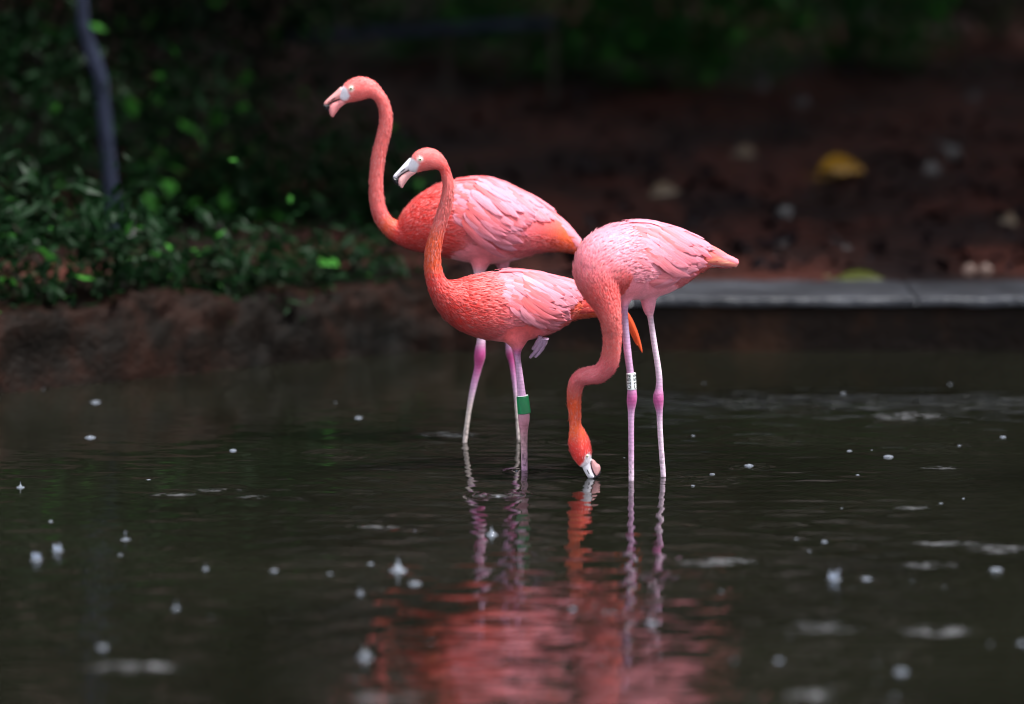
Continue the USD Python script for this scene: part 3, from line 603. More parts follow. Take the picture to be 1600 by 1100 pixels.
# ---- tall flamingo at the back (left)
Y1 = 12.66
main1 = [(904, 386, .02, 9, .6, ORNG), (893, 381, .02, 14, .7, ORNG), (876, 371, .01, 22, .75, ORNG), (849, 360, 0, 34, .8, SALM), (821, 353, 0, 46, .82, PINK), (794, 350, 0, 58, .82, PINK), (763, 347, 0, 66, .82, ROSE),
         (736, 344, 0, 66, .82, ROSE), (712, 343, 0, 61, .82, SALM), (688, 346, 0, 53, .85, RED), (664, 353, 0, 41, .9, RED), (642, 362, 0, 26, .95, RED), (622, 362, 0, 16.5, 1, RED), (605, 351, 0, 13, 1, ORNG), (594, 334, 0, 11.5, 1, SALM),
         (589, 314, 0, 10.8, 1, NECK), (587.5, 292, 0, 10.2, 1, NECK), (588.5, 268, 0, 10, 1, NECK), (591.5, 243, 0, 10.3, 1, NECK), (597.5, 218, 0, 10, 1, NECK), (602, 197, 0, 9.8, 1, NECK), (602.5, 177, 0, 9.4, 1, NECK), (597, 158, 0, 9.2, 1, NECK),
         (588, 146, 0, 10.5, 1, NECK), (576, 139, 0, 14.8, .85, NECK), (562, 138.5, 0, 18.2, .8, NECK), (550, 143, 0, 16.5, .8, NECK), (541, 149, 0, 12, .8, NECK)]
legA1 = [(752, 390, -.03, 22, .8, PINK), (750, 412, -.03, 13, 1, ROSE), (749, 428, -.03, 8.5, 1, LEGP), (750.5, 470, -.03, 6.2, 1, LEG), (752, 525, -.03, 6.2, 1, LEGP), (750.5, 545, -.03, 8, 1, ANK), (749.5, 558, -.03, 8.6, 1, ANKD), (747, 575, -.03, 6, 1, ANK), (740, 603, -.03, 5, 1, LEG), (733, 640, -.03, 3.9, 1, LEGT), (727.5, 680, -.03, 3.6, 1, LEGT), (724, 715, -.03, 3.6, 1, LEGT)]
legB1 = [(782, 388, .05, 22, .8, ROSE), (785, 410, .05, 11, 1, PALE), (788, 430, .05, 7, 1, LEG), (791, 500, .05, 5, 1, LEG), (794.5, 538, .05, 4.4, 1, LEG), (796, 552, .05, 5.6, 1, ANKD), (800, 568, .05, 4.4, 1, ANK), (804.5, 602, .05, 3.4, 1, LEG), (807.6, 640, .05, 2.9, 1, LEGT), (810, 684, .05, 2.6, 1, LEGT), (812, 715, .05, 2.6, 1, LEGT)]
def bill_pair(B, t, Y, upper, lower, tip, tip2, gape, nostril, face, up_look, low_look, half=.0125, edge=None):
    b = obj('bill', inflate(upper, Y, half), up_look, t, smooth=60)
    obj('lower_mandible', inflate(lower, Y, half * .92), low_look, b, smooth=60)
    obj('bill_tip', inflate(tip, Y, half * 1.04), 'bill_black', b, smooth=60)
    if tip2: obj('lower_tip', inflate(tip2, Y, half * 1.0), 'bill_black', b, smooth=60)
    for sg in (-1, 1):
        for nm, line, rr in (('gape_line', gape, .75), ('nostril', nostril, .7)):
            pts = smooth_line(line, 4); s = mpp(*line[0], Y); w3 = np.array([at(u, v, Y) for u, v in pts]); pgu, pgl = Polygon(upper), Polygon(lower)
            dd = np.array([max(pgu.exterior.distance(Point(*q)) if pgu.contains(Point(*q)) else 0, pgl.exterior.distance(Point(*q)) if pgl.contains(Point(*q)) else 0) for q in pts])
            dmx = 7.0; off = half * np.sqrt(np.clip(1 - (1 - np.clip(dd / dmx, 0, 1)) ** 2, 0, 1)); w3[:, 1] += sg * (off + .0004)
            obj(nm, tube(w3, np.array([rr * .5] + [rr] * (len(w3) - 2) + [rr * .5]) * s, 6), 'bill_black', b, smooth=True)
def face_patch(B, poly, Y, col, soft=2.0, depth=.06):
    """Tints the skin of the face inside an outline (in photograph pixels)."""
    m = np.flatnonzero(abs(B.V[:, 1] - Y) < depth); q = B.V[m] - CAM; z_ = q @ FWD; u = 800 + q[:, 0] / z_ * FPX; v = 550 - (q @ UPV) / z_ * FPX
    pg = Polygon(poly); near = (abs(u - pg.centroid.x) < 60) & (abs(v - pg.centroid.y) < 60); m, u, v = m[near], u[near], v[near]
    d = np.array([pg.exterior.distance(Point(a, b)) * (1 if pg.contains(Point(a, b)) else -1) for a, b in zip(u, v)])
    w = np.clip(d / soft * .5 + .5, 0, 1)[:, None]; B.tint[m] = B.tint[m] * (1 - w) + np.array(col) * w
def extra1(B, t):
    face_patch(B, [(527, 140), (535, 134), (542, 138), (545, 146), (547, 150), (543, 156), (536, 158), (528, 152)], Y1, (.74, .70, .78))
    face_patch(B, [(543.5, 137), (548, 132.5), (553, 134), (554, 140), (550, 144.5), (545, 143)], Y1, (.80, .55, .50), 1.5)
    bill_pair(B, t, Y1, smooth_line([(532, 135.5), (522, 145), (511, 155), (506.2, 161), (506.8, 164.5), (511, 164.5), (516, 160.5), (524, 157), (533, 155), (540, 154), (544, 149), (541, 140), (532, 135.5)], 4),
              smooth_line([(536, 154), (527, 156.5), (518, 160.5), (513.6, 166), (513, 174), (516.5, 181), (520.5, 183.5), (524, 179), (529.5, 171), (536, 165), (543, 160), (543, 155), (536, 154)], 4),
              [(504.8, 162), (511, 162.6), (516, 162.2), (514.3, 168), (512.6, 176), (508, 171.5), (504.8, 166.5)], [(513.2, 165.5), (515.4, 163.6), (514.9, 170), (514.6, 176), (516.5, 180.5), (513.2, 176.5), (512.2, 170)],
              [(535.5, 153.6), (529, 156), (522, 158.8), (516, 162.3), (513.4, 165.4)], [(524, 152.5), (521, 154.5), (517.5, 157)], None, 'bill_rose', 'bill_pink')
    eye(B, 548.6, 138.2, Y1, t, 3.0)
WROWS = lambda s0, s1, pale, mid, hot: [
    # greater coverts and flight feathers at the rear, the hottest colours
    dict(n=12, t=(1.7, 3.6), th=(.75, 1.75), len=.15, wid=.022, phi=(.10, -.10), off=.003, lift=.006, col=[hot, hot, mid], tip=hot, taper=.6, shell=(s0, s1, .25, 2.0, SALM)),
    dict(n=12, t=(2.6, 4.4), th=(.95, 1.95), len=.12, wid=.022, phi=(.10, -.15), off=.004, lift=.007, col=[hot, hot, SALM], tip=hot),
    # long back plumes running to the tail
    dict(n=12, t=(2.2, 4.2), th=(.05, .65), len=.18, wid=.021, phi=(.12, .14), off=.005, lift=.007, col=[mid, pale, SALM], tip=pale, taper=.4),
    # rows of pale coverts, from the rear forwards so that each row overlaps the next
    dict(n=9, t=(4.0, 4.7), th=(.25, 1.0), len=.075, wid=.021, phi=(.65, .15), off=.006, lift=.009, col=[SALM, mid, pale], tip=pale),
    dict(n=12, t=(4.6, 5.4), th=(.22, 1.60), len=.082, wid=.022, phi=(.85, .25), off=.007, lift=.010, col=[pale, SALM, mid], tip=pale),
    dict(n=12, t=(5.3, 6.1), th=(.16, 1.62), len=.115, wid=.022, phi=(.95, .25), off=.008, lift=.011, col=[mid, SALM, LILA], tip=LILA),
    dict(n=12, t=(6.0, 6.8), th=(.12, 1.55), len=.125, wid=.021, phi=(.95, .3), off=.009, lift=.011, col=[SALM, pale, mid], tip=pale),
    dict(n=12, t=(6.7, 7.5), th=(.10, 1.48), len=.125, wid=.0205, phi=(.85, .3), off=.010, lift=.010, col=[SALM, pale, SALM], tip=pale),
    dict(n=11, t=(7.3, 8.1), th=(.12, 1.42), len=.10, wid=.022, phi=(.7, .3), off=.005, lift=.009, col=[mid, pale, SALM], tip=pale),
    dict(n=10, t=(7.8, 8.6), th=(.15, 1.35), len=.08, wid=.018, phi=(.6, .3), off=.002, lift=.007, col=[mid, SALM, pale], tip=pale),
    dict(n=9, t=(5.0, 8.2), th=(.02, .16), len=.14, wid=.022, phi=(.15, .3), off=.007, lift=.007, col=[mid, SALM], tip=pale),
]
def ban1(fc, st): return (st > 26.6)
B1, t1 = bird('tallest flamingo at the back, neck raised, facing left', Y1, main1, [legB1, legA1], (0.02, 1.0), WROWS(2.0, 8.2, PALE, ROSE, ORNG), 101,
              [(22.6, 28, 2200, .006, .003), (13, 22.6, 8500, .0125, .0029), (9, 13, 6500, .014, .0042), (1, 9, 5000, .020, .0055)], ban1, extra1)

# ---- flamingo in the middle with the green leg band
Y2 = 12.10
main2 = [(965, 492, .20, 6, .6, ORNG), (945, 485, .17, 11, .6, ORNG), (918, 476, .13, 20, .7, ORNG), (890, 471, .09, 30, .75, ORNG), (874, 471.5, .07, 37, .8, SALM), (852, 475, .05, 46, .82, PINK), (828, 477.5, .02, 52.5, .82, ROSE),
         (802, 479, 0, 56, .82, ROSE), (775, 478.5, -.02, 54, .82, PINK), (747, 477, -.05, 47.5, .85, SALM), (722, 473, -.07, 37, .9, RED), (701, 463, -.09, 25, .95, RED), (687, 449.5, -.10, 17, 1, RED), (679, 432, -.10, 13.6, 1, RED),
         (676, 412, -.10, 12.4, 1, ORNG), (677, 391, -.10, 11.6, 1, ORNG), (682, 368, -.10, 10.3, 1, ORNG), (688.5, 346, -.10, 9.6, 1, NECK), (694.5, 327, -.10, 9.4, 1, NECK), (699, 307, -.10, 8.9, 1, NECK), (700.3, 290, -.10, 8.0, 1, NECK), (697.5, 275, -.10, 7.4, 1, NECK),
         (692.5, 262, -.10, 8.2, 1, RED), (684, 253, -.10, 12.0, .9, NECK), (672.5, 248.5, -.10, 16.5, .8, NECK), (661, 250, -.10, 17.0, .8, NECK), (652, 256, -.10, 13.5, .8, NECK), (646, 260, -.10, 10, .8, NECK)]
leg2 = [(806, 515, -.03, 26, .8, SALM), (808, 534, -.03, 13, 1, PINK), (808, 547, -.03, 7, 1, ANK), (809, 560, -.03, 4.8, 1, LEG), (812, 585, -.03, 5.2, 1, LEG), (815, 615, -.03, 6.4, 1, LEG), (817.5, 633, -.03, 7.6, 1, LEG), (818.5, 651, -.03, 9.2, 1, (.55, .25, .33)), (818.3, 664, -.03, 7.8, 1, (.50, .20, .27)), (818.7, 680, -.03, 5.8, 1, (.52, .27, .32)), (819, 704, -.03, 5.2, 1, (.52, .30, .36)), (819.5, 742, -.03, 4.9, 1, LEG), (820, 775, -.03, 4.9, 1, LEG)]
def ring_tube(p0, p1, r0, r1, thick, n=28):
    """A hollow band round a leg."""
    ax = unit(p1 - p0); A = unit(np.cross(ax, [0, 1.0, 0])); Bq = np.cross(A, ax); a = np.linspace(0, 2 * np.pi, n, endpoint=False); dr = np.cos(a)[:, None] * A + np.sin(a)[:, None] * Bq
    e = .0015; L = np.linalg.norm(p1 - p0); rings = []
    for (f, rr) in ((0, r0 - thick), (0, r0 - e), (e / L, r0), (1 - e / L, r1), (1, r1 - e), (1, r1 - thick)): rings.append(p0 + (p1 - p0) * f + dr * rr)
    v = np.vstack(rings); k = len(rings); f = []
    for i in range(k):
        for j in range(n):
            p, q, s2, t2 = i * n + j, i * n + (j + 1) % n, ((i + 1) % k) * n + (j + 1) % n, ((i + 1) % k) * n + j; f.append([p, q, s2, t2])
    return v, np.array(f)
def extra2(B, t):
    Yh = Y2 - .10
    face_patch(B, [(634, 250), (639.5, 246), (645, 248), (651, 252), (655, 257), (651.5, 266), (649.5, 273), (640, 273), (630, 268)], Yh, (.76, .72, .80))
    face_patch(B, [(650.5, 247), (655, 242.8), (660.5, 244.5), (662, 250), (658.5, 254.5), (652, 253)], Yh, (.82, .62, .60), 1.5)
    bill_pair(B, t, Yh, smooth_line([(640, 246.5), (631, 256), (622, 266), (615.2, 273.5), (614.6, 277), (618.5, 280), (623, 275.5), (630, 270.5), (638, 266.5), (646, 265.5), (651, 260), (648, 250), (640, 246.5)], 4),
              smooth_line([(642, 265.5), (634, 269), (627, 273.5), (621.6, 279.5), (621, 286), (624, 291.5), (628.8, 294), (632, 289), (637, 282), (643, 275.5), (649.5, 271), (650, 266.5), (642, 265.5)], 4),
              [(613.2, 275.8), (619, 278), (623.6, 276.8), (622, 284), (621.4, 290.5), (616.6, 286.5), (613.4, 281)], [(620.9, 279.5), (623.0, 277.5), (622.4, 284), (623.2, 289), (626, 292.8), (622.4, 291.5), (620.2, 285.5)],
              [(643, 264.8), (637, 267), (630, 270.8), (624, 275.3), (621, 279.2)], [(633, 263), (629.5, 265.8), (626.2, 268.6)], None, 'bill_white', 'bill_pale_pink')
    eye(B, 656.6, 249, Yh, t, 3.0)
    p0, p1 = at(819.3, 646, Y2 - .03), at(816.4, 619, Y2 - .03); s = mpp(818, 632, Y2)
    b = obj('leg_band', ring_tube(p0, p1, 10.4 * s, 9.4 * s, 2.2 * s), 'band_green', t, smooth=40)
    d = unit(p1 - p0); obj('band_rim', ring_tube(p1 + d * .0004, p1 + d * .0026, 9.3 * s, 9.2 * s, 2.0 * s), 'band_white', b, smooth=40)
    toes = []
    for pts in ([(853, 528), (850, 538), (844, 549), (836, 558)], [(849, 528), (842, 541), (835, 551), (828, 559)], [(846, 526), (838, 538), (832, 546)]):
        w3 = catmull(np.array([at(u, v, Y2 - .02 + .006 * i) for i, (u, v) in enumerate(pts)]), 4); n = len(w3); toes.append(tube(w3, np.linspace(4.6, 2.2, n) * s * (1 + .12 * np.cos(np.arange(n) * 1.9)), 8))
    obj('tucked_foot', join(toes), 'skin_look', t, smooth=True, tint=np.tile(np.array([.42, .27, .42]), (sum(len(x[0]) for x in toes), 1)))
    # long drooping orange feather tips past the tail
    for j, pts in enumerate(([(930, 476), (958, 478), (978, 492), (992, 518), (1003.5, 551)], [(932, 480), (958, 484), (976, 498), (988, 518), (996, 540)], [(926, 484), (950, 489), (968, 500), (980, 516)])):
        c = catmull(np.array([at(u, v, Y2 + .17 + .006 * j) for u, v in pts]), 6); n = len(c); q = np.linspace(0, 1, n); wd = .011 * np.minimum(1, .5 + q * 2) * np.sqrt(np.clip(1 - q ** 3, .003, 1)); T = unit(np.gradient(c, axis=0)); sd = unit(np.cross(T, [0, 1.0, 0]))
        V = np.stack([c - sd * wd[:, None], c - np.array([0, .004, 0]) * np.ones((n, 1)), c + sd * wd[:, None]], 1).reshape(-1, 3); i = np.arange(n * 3).reshape(n, 3)
        F = np.stack([i[:-1, :-1], i[1:, :-1], i[1:, 1:], i[:-1, 1:]], -1).reshape(-1, 4)
        obj('tail_feather', (V, F), 'feather_look', t, smooth=True, tint=np.tile(np.array(ORNG), (len(V), 1)), uv=np.stack([np.tile([0, .5, 1], n), np.repeat(q, 3)], 1))
B2, t2 = bird('middle flamingo with a green leg band and white face, facing left', Y2, main2, [leg2], (-.49, .87), WROWS(2.6, 8.6, PALE, ROSE, RED), 202,
              [(22.2, 28, 2200, .006, .003), (14, 22.2, 8000, .0125, .0029), (10, 14, 7000, .014, .0042), (1, 10, 5500, .020, .0055)], lambda fc, st: st > 26.6, extra2)

# ---- feeding flamingo on the right
Y3 = 11.92
main3 = [(1150, 413, .14, 3.5, .8, PALE), (1133, 409, .13, 8, .8, PALE), (1106, 402, .11, 17, .8, SALM), (1079, 400, .09, 31, .8, SALM), (1052, 402, .07, 46, .82, PINK), (1024, 406, .04, 57, .84, ROSE), (996, 407.5, .01, 61, .86, PALE), (969, 409, -.03, 60, .9, PALE),
         (949, 414, -.07, 52, .95, PALE), (937, 430, -.10, 39, 1, ROSE), (940, 452, -.12, 29, 1, SALM), (948, 476, -.13, 21, 1, SALM), (954, 500, -.13, 16, 1, NECK), (956.5, 526, -.13, 14.2, 1, NECK), (955, 550, -.13, 14, 1, NECK), (949, 571, -.13, 14.6, 1, PINK), (936, 584, -.13, 14.2, 1, ROSE),
         (920, 587, -.13, 13.5, 1, ROSE), (906, 592, -.13, 12.5, 1, PINK), (898.5, 607, -.13, 11.3, 1, NECK), (897, 628, -.13, 10, 1, ORNG), (898.5, 650, -.13, 8.8, 1, ORNG), (899.5, 666, -.13, 9.2, 1, ORNG), (902.5, 680, -.13, 13.6, .85, ORNG), (905, 693, -.13, 17.3, .8, RED), (908.5, 706, -.13, 16.6, .8, RED), (912, 718, -.13, 12.5, .8, RED)]
HD = float(on_z(927, 747.2)[1]) - Y3
for k_, c_ in enumerate(main3):
    if c_[1] > 500 or (c_[0] < 960 and k_ > 11):
        w_ = min(1.0, max(0.0, (k_ - 12) / 8.0)); main3[k_] = (c_[0], c_[1], -.13 + (HD + .13) * w_) + tuple(c_[3:])
leg3b = [(978, 440, -.05, 22, .9, PINK), (976, 465, -.05, 11, 1, PALE), (975.5, 482, -.05, 6, 1, LEG), (977, 510, -.05, 5.6, 1, (.40, .28, .44)), (980, 545, -.05, 6.0, 1, LEG), (984.5, 580, -.05, 5.6, 1, LEG), (987, 600, -.05, 6, 1, LEG), (987.5, 619, -.05, 8.0, 1, ANK), (986.8, 630, -.05, 7.4, 1, ANK), (986.2, 644, -.05, 5.2, 1, LEG), (986, 665, -.05, 4.6, 1, LEG), (986.3, 700, -.05, 4.5, 1, LEG), (986.5, 750, -.05, 4.4, 1, LEGP), (987, 785, -.05, 4.4, 1, LEGP)]
leg3a = [(1012, 440, .02, 24, .9, PINK), (1013, 462, .02, 14, 1, PALE), (1013.5, 477, .02, 10.5, 1, PALE), (1014.5, 487, .02, 7.5, 1, PALE), (1016, 494, .02, 4.8, 1, LEGP), (1022, 535, .02, 4.7, 1, LEGP), (1029, 580, .02, 4.9, 1, LEGP), (1030, 605, .02, 5.6, 1, LEG), (1028.6, 620, .02, 8.3, 1, ANK), (1029, 630, .02, 7.6, 1, ANK), (1030.5, 645, .02, 5, 1, LEG), (1031, 665, .02, 4.4, 1, LEGP), (1033.5, 705, .02, 4.2, 1, LEGP), (1036.5, 745, .02, 4.2, 1, LEGP), (1038, 780, .02, 4.2, 1, LEGP)]
def extra3(B, t):
    Yh = Y3 + HD
    face_patch(B, [(904, 731), (912, 722), (915, 712), (920, 708), (926, 713), (930, 722), (925, 732), (910, 738)], Yh, (.78, .70, .76), 1.6)
    bill_pair(B, t, Yh, smooth_line([(909.5, 729.5), (913, 737), (917.5, 744.5), (920.5, 747.6), (928.5, 747.4), (930.5, 745), (927, 738.5), (924.5, 731), (923.5, 724), (926, 718), (921, 715.5), (914, 722), (909.5, 729.5)], 4),
              smooth_line([(923, 718), (923.5, 725), (925.8, 733), (929, 740), (932.2, 743.5), (936.2, 740), (938.2, 733), (937, 726.5), (932.5, 723.5), (929.5, 719.5), (926, 717.5), (923, 718)], 4),
              [(924.5, 747.8), (929.6, 741.5), (932.3, 744), (931.6, 747), (928.5, 748.6)], [(932, 743.0), (936, 740.5), (938.4, 734), (939.4, 738), (937, 743), (932.5, 746.4), (930.5, 744.5)],
              [(923, 722), (924.4, 731), (927.6, 738.5), (931, 744)], [(917.5, 733), (919, 736.5), (920.6, 740)], None, 'bill_white', 'bill_pale_pink', half=.0125)
    eye(B, 917.2, 712.6, Yh, t, 2.5)
    p0, p1 = at(987.4, 608.5, Y3 - .05), at(986, 582.5, Y3 - .05); s = mpp(987, 596, Y3); R = 7.6 * s
    b = obj('leg_band', ring_tube(p0, p1, R, R * .97, 1.5 * s), 'band_white', t, smooth=40)
    txt = meshkit.text_mesh('C152', .0125, .0006, bold=True); tv = np.array(txt.vertices); tf = np.array(txt.faces)
    tm = trimesh.Trimesh(tv, tf); tm = tm.subdivide_to_size(.004) ; tv, tf = np.array(tm.vertices), np.array(tm.faces)
    Lt = tv[:, 0].max() - tv[:, 0].min(); hgt = np.linalg.norm(p1 - p0); sc = min(1.0, hgt * .86 / Lt)
    ax = unit(p1 - p0); fx = unit(np.cross(ax, [0, 1.0, 0])); fy = np.cross(fx, ax)   # fx to the right, fy away from or towards the lens
    if fx[0] < 0: fx = -fx
    for a0 in (-.62, .92):
        along = (tv[:, 0] - tv[:, 0].min()) * sc + hgt * .07; ang = a0 - (tv[:, 1] - .006) * sc / R; rad = R * .985 + tv[:, 2] + .0003
        V = p0 + along[:, None] * ax + rad[:, None] * (np.sin(ang)[:, None] * fx + np.cos(ang)[:, None] * np.array([0, -1.0, 0]))
        obj('band_lettering', (V, tf), 'band_ink', b)
ROWS3 = [
    dict(n=12, t=(1.6, 3.0), th=(.6, 1.7), len=.125, wid=.0205, phi=(.10, -.10), off=.003, lift=.006, col=[ORNG, SALM], tip=(.88, .40, .30), taper=.6, shell=(1.8, 7.2, .25, 1.95, SALM)),
    dict(n=10, t=(2.0, 3.6), th=(.05, .55), len=.155, wid=.021, phi=(.08, .1), off=.005, lift=.007, col=[SALM, ROSE, ORNG], tip=PALE, taper=.4),
    dict(n=8, t=(1.5, 2.6), th=(1.6, 2.5), len=.13, wid=.022, phi=(-.05, -.15), off=.002, lift=.004, col=[PALE], tip=(.85, .62, .6), taper=.5),
    dict(n=9, t=(3.4, 4.0), th=(.25, .95), len=.075, wid=.021, phi=(.55, .1), off=.006, lift=.009, col=[ROSE, ORNG, PALE], tip=PALE),
    dict(n=11, t=(4.0, 4.6), th=(.25, 1.65), len=.08, wid=.021, phi=(.7, .15), off=.007, lift=.010, col=[SALM, ROSE, PALE], tip=PALE),
    dict(n=12, t=(4.4, 5.2), th=(.2, 1.6), len=.135, wid=.021, phi=(.8, .2), off=.008, lift=.011, col=[SALM, LILA, ROSE], tip=PALE),
    dict(n=12, t=(5.1, 5.9), th=(.15, 1.5), len=.13, wid=.0205, phi=(.8, .25), off=.009, lift=.010, col=[PALE, ROSE, SALM], tip=PALE),
    dict(n=12, t=(5.8, 6.6), th=(.12, 1.4), len=.115, wid=.020, phi=(.7, .3), off=.005, lift=.010, col=[SALM, ROSE, PALE], tip=PALE),
    dict(n=14, t=(6.6, 7.5), th=(.10, 1.45), len=.085, wid=.018, phi=(.6, .3), off=.001, lift=.008, col=[ROSE, PALE, SALM], tip=PALE),
    dict(n=9, t=(4.4, 6.9), th=(.02, .12), len=.13, wid=.021, phi=(.12, .25), off=.007, lift=.007, col=[ROSE, LILA], tip=PALE),
    dict(n=10, t=(4.2, 6.2), th=(1.72, 2.1), len=.10, wid=.027, phi=(.05, -.2), off=.004, lift=.008, col=[PALE, ROSE], tip=PALE),
]
B3, t3 = bird('right flamingo feeding head down with a white numbered leg band', Y3, main3, [leg3b, leg3a], (-.46, .89), ROWS3, 303,
              [(22.2, 27, 2000, .006, .003), (13, 22.2, 7500, .0125, .0029), (9, 13, 6500, .014, .0042), (1, 9, 6000, .020, .0055)], lambda fc, st: st > 25.7, extra3)

# ------------------------------------------------------------------ rain splashes
def splash(kind, u, v, px, label, group=None, seed=0):
    r = np.random.default_rng(1000 + int(u) * 7 + int(v)); p = on_z(u, v); s = mpp(u, v, p[1]); R = px * s * .72
    t = thing('rain_splash', label, 'splash', (p[0], p[1], 0), group); parts = []
    def wob(V, a=.18): return V * (1 + a * 2 * (meshkit.fbm(V / R * 1.8 + u, 2, 3) - .5))[:, None]
    ring = lathe([(R * 1.35, -.003), (R * 1.3, .0012), (R * 1.15, .003), (R * .95, .001), (R * .9, -.003)], 22)
    if kind == 'dome':
        parts.append(('dome', (lambda m: (wob(np.array(m.vertices), .15) * [1, 1, .8], m.faces))(trimesh.creation.icosphere(3, R * .75)))); parts.append(('ripple', ring))
    elif kind == 'bubble':
        parts.append(('dome', (lambda m: (np.array(m.vertices) * [1, .8, .42] * R, m.faces))(trimesh.creation.icosphere(3, 1.0))))
    elif kind == 'cone':
        V, F = lathe([(R, -.004), (R * .95, R * .18), (R * .7, R * .42), (R * .36, R * .75), (R * .14, R * 1.2), (R * .05, R * 1.7), (.0005, R * 1.9)], 20); parts.append(('cone', (wob(V, .2), F))); parts.append(('ripple', ring))
    elif kind == 'crown':
        V, F = lathe([(R * .6, -.004), (R * .7, R * .2), (R * .85, R * .7), (R * .95, R * 1.05), (R * .86, R * .95), (R * .6, R * .4), (R * .2, R * .15), (.0005, R * .12)], 24)
        ang = np.arctan2(V[:, 1], V[:, 0]); V[:, 2] *= np.where(V[:, 2] > R * .5, 1 + .45 * np.sin(ang * 5 + u) * .8 + .25 * np.sin(ang * 9 + v), 1); parts.append(('crown', (V, F)))
        for q in range(4):
            a = r.uniform(0, 6.28); m = trimesh.creation.icosphere(1, R * r.uniform(.12, .22)); parts.append(('droplet', (np.array(m.vertices) + [math.cos(a) * R * .9, math.sin(a) * R * .9, R * r.uniform(1.2, 1.7)], m.faces)))
        parts.append(('ripple', ring))
    elif kind == 'column':
        V, F = lathe([(R * .5, -.003), (R * .3, R * .15), (R * .14, R * .5), (R * .1, R * 1.1), (R * .13, R * 1.5), (.0005, R * 1.7)], 12); parts.append(('column', (V, F)))
        m = trimesh.creation.icosphere(2, R * .26); parts.append(('droplet', (np.array(m.vertices) + [0, 0, R * 2.2], m.faces))); parts.append(('ripple', ring))
    else:
        m = trimesh.creation.icosphere(2, 1.0); parts.append(('drop', (wob(np.array(m.vertices) * R, .15) * [1.25, 1, .6] + [0, 0, R * .1], m.faces)))
    for nm, ms in parts: obj(nm, ms, 'splash_look', t, smooth=True)
BIG = [('crown', 57, 874, 10, 'glassy crown splash at the far left, nearer of the pair'), ('crown', 90, 861, 10, 'glassy crown splash at the far left, right one of the pair'), ('dome', 141, 684, 9, 'pale blurred dome splash on the water at the left'),
       ('dome', 149, 629, 9, 'faint blurred dome splash just behind the pale left one'), ('cone', 32, 762, 7, 'small pointed splash near the left edge'), ('column', 196, 844, 8, 'thin water column with a bead on top at the left'),
       ('dome', 160, 1012, 9, 'wide low dome splash at the lower left'), ('column', 275, 951, 6, 'tiny cross-like water column at the lower left'), ('bubble', 428, 892, 8, 'flat bright bubble left of the reflections'), ('bubble', 515, 897, 6, 'small bright bubble between the flat one and the pointed splash'),
       ('cone', 622, 892, 15, 'large pointed clear splash left of the red reflections'), ('bubble', 648, 913, 14, 'wide clear bubble just below the large pointed splash'), ('cone', 768, 836, 10, 'tall clear splash on the purple leg reflection'),
       ('cone', 570, 1028, 12, 'blurred tall splash at the lower left of the red reflections'), ('dome', 895, 952, 5, 'round drop on the orange reflection of the feeding flamingo'), ('bubble', 946, 957, 5, 'left bubble of the close pair on the reflection'), ('bubble', 957, 957, 5, 'right bubble of the close pair on the reflection'),
       ('column', 1018, 974, 9, 'dark thin column splash right of the bubble pair'), ('crown', 1303, 905, 12, 'bright lumpy splash on the dark water at the right'), ('dome', 1354, 905, 8, 'small bright dome splash right of the lumpy one'), ('bubble', 1556, 891, 14, 'wide bright bubble near the right edge'),
       ('dome', 1408, 1050, 11, 'large blurred white splash at the lower right'), ('dome', 1170, 728, 8, 'clear dome splash right of the feeding flamingo'), ('bubble', 1113, 741, 6, 'bright white bubble beside the ripple at the right leg'), ('bubble', 1388, 714, 11, 'flat bright bubble in the right middle of the pond'),
       ('dome', 1288, 847, 5, 'small round drop above the bright lumpy splash'), ('dome', 1217, 1033, 6, 'blurred drop at the lower right of the reflections'), ('dome', 1597, 1006, 7, 'blurred splash cut by the right edge'), ('dome', 560, 653, 7, 'blurred pale splash left of the tall flamingo legs'),
       ('bubble', 232, 750, 5, 'small flat bubble in the left middle of the pond'), ('bubble', 778, 776, 5, 'tiny bubble between the leg reflections'), ('column', 321, 890, 5, 'tiny column splash left of the flat bubble'), ('column', 563, 927, 5, 'tiny faint column left of the wide clear bubble'),
       ('bubble', 1567, 683, 7, 'small pale bubble high near the right edge'), ('bubble', 1327, 705, 6, 'small pale drop left of the flat bright bubble'), ('bubble', 188, 867, 5, 'small drop just below the thin beaded column'), ('dome', 579, 882, 5, 'small drop left of the large pointed splash'), ('dome', 364, 704, 6, 'round pale drop alone in the left middle water')]
for k_, u, v, px, lab in BIG: splash(k_, u, v, px, lab)
r = np.random.default_rng(7)
for i in range(34):
    v = 590 + 500 * r.uniform(0, 1) ** .9; u = r.uniform(20, 1580) if r.uniform() < .45 else r.uniform(1080, 1590)
    splash('speck', u, v, r.uniform(1.6, 3.6), 'tiny pale rain speck on the dark pond', 'tiny rain specks on the pond')

# ------------------------------------------------------------------ thin foam films left by the rain
mat('foam_look', {'g': ('geometry', {}), 'mp': ('mapping', {'scale': (17.0, 13.0, 9.0)}), 'n': ('noise_texture', {'scale': 1.0, 'detail': 5.0, 'roughness': 0.7}), 'ra': ('rgb_ramp', {'ramp': [(0.46, (0, 0, 0)), (0.74, (.62, .62, .62))]}), 't': ('attribute', {'attribute': 'tint'}), 'mu': ('mix_color', {'blend_type': 'multiply', 'fac': 1.0}),
    'p': ('principled_bsdf', {'base_color': (.34, .34, .36), 'roughness': 0.3}), 'tr': ('transparent_bsdf', {}), 'mc': ('mix_closure', {})},
    [('g.position', 'mp.vector'), ('mp.vector', 'n.vector'), ('n.fac', 'ra.fac'), ('ra.color', 'mu.a'), ('t.color', 'mu.b'), ('mu.result', 'mc.fac'), ('tr.BSDF', 'mc.closure1'), ('p.BSDF', 'mc.closure2')], surface='mc.closure')
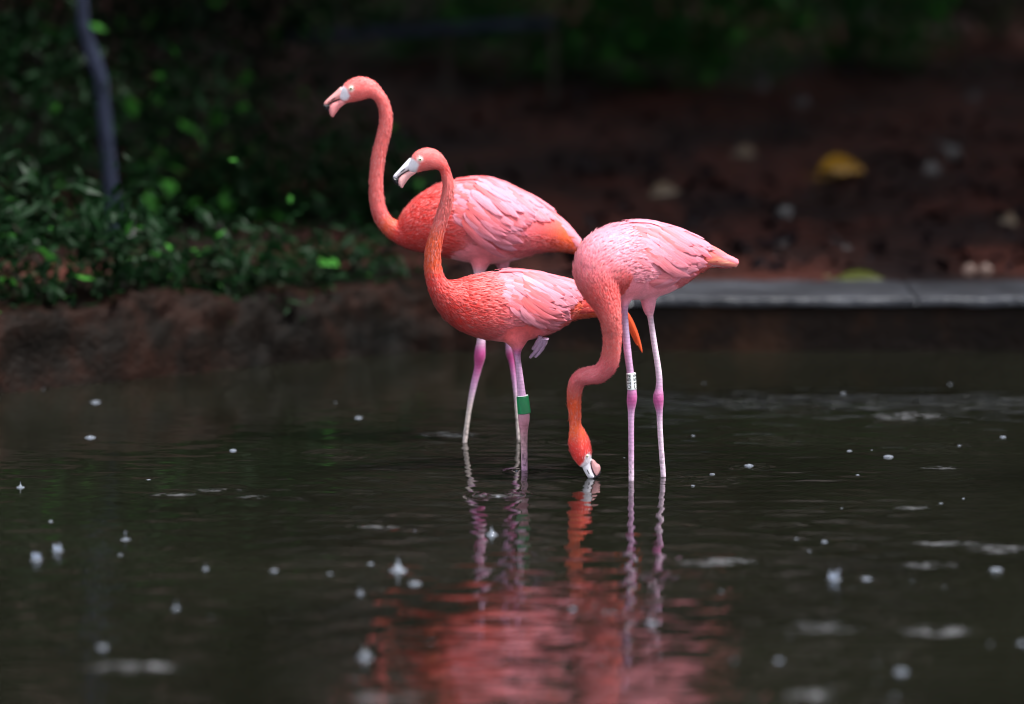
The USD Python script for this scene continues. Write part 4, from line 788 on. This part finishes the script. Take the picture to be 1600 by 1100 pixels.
for u, v, wp, hp, lab in [(1122, 877, 62, 7, 'pale foam film right of the reflected legs'), (1450, 882, 50, 6, 'narrow foam film near the right edge, left of the widest one'), (1568, 857, 60, 8, 'widest pale foam film at the right edge'), (1278, 981, 70, 9, 'soft pale foam film at the lower right of the reflections'),
                          (1470, 985, 60, 9, 'blurred foam film low near the right edge'), (1480, 848, 60, 4, 'thin foam streak left of the widest foam film'), (270, 772, 40, 3, 'thin foam streak at the left middle of the pond'), (345, 765, 44, 3, 'second thin foam streak at the left middle'), (397, 776, 26, 3, 'short foam streak right of the pair at the left'),
                          (780, 774, 50, 3, 'thin foam streak crossing the reflected legs'), (1265, 1086, 46, 9, 'blurred foam film at the bottom right of the reflections'), (220, 1041, 90, 8, 'broad faint foam film at the lower left'), (600, 1090, 60, 9, 'blurred foam film at the bottom edge below the red reflections'),
                          (592, 823, 34, 3, 'short foam streak above the large pointed splash'), (1425, 793, 30, 3, 'short foam streak in the right middle water'), (1475, 730, 36, 3, 'thin foam streak beside the pale specks at the far right'), (700, 678, 50, 5, 'dim foam film left of the tall flamingo feet'), (1420, 650, 60, 8, 'faint far foam film at the right')]:
    c = on_z(u, v, .006); a = np.linspace(0, 2 * np.pi, 40, endpoint=False); e = on_z(u + wp, v, .006)[0] - c[0]; dpt = on_z(u, v - hp, .006)[1] - c[1]
    rr = 1 + .5 * (meshkit.fbm(np.stack([np.cos(a) * 1.7 + u, np.sin(a) * 1.7, a * 0], -1), 3, 1) - .5)
    V = np.vstack([[[0, 0, 0]]] + [np.stack([np.cos(a) * rr * e * q, np.sin(a) * rr * dpt * q, np.full(40, -.0015 * q)], 1) for q in (.4, .7, 1.0)])
    F = [[0, 1 + i, 1 + (i + 1) % 40] for i in range(40)]
    for k in (0, 40):
        for i in range(40):
            p, q = 1 + k + i, 1 + k + (i + 1) % 40; F += [[p, p + 40, q + 40], [p, q + 40, q]]
    F = np.array(F); fd = np.concatenate([[1.0], np.full(40, .95), np.full(40, .55), np.zeros(40)]); fd = np.repeat(fd[:, None], 3, 1) * (1.0 if v > 800 else .8)
    tag(obj('foam_film', (V + c, F), 'foam_look', tint=fd), lab, 'foam')
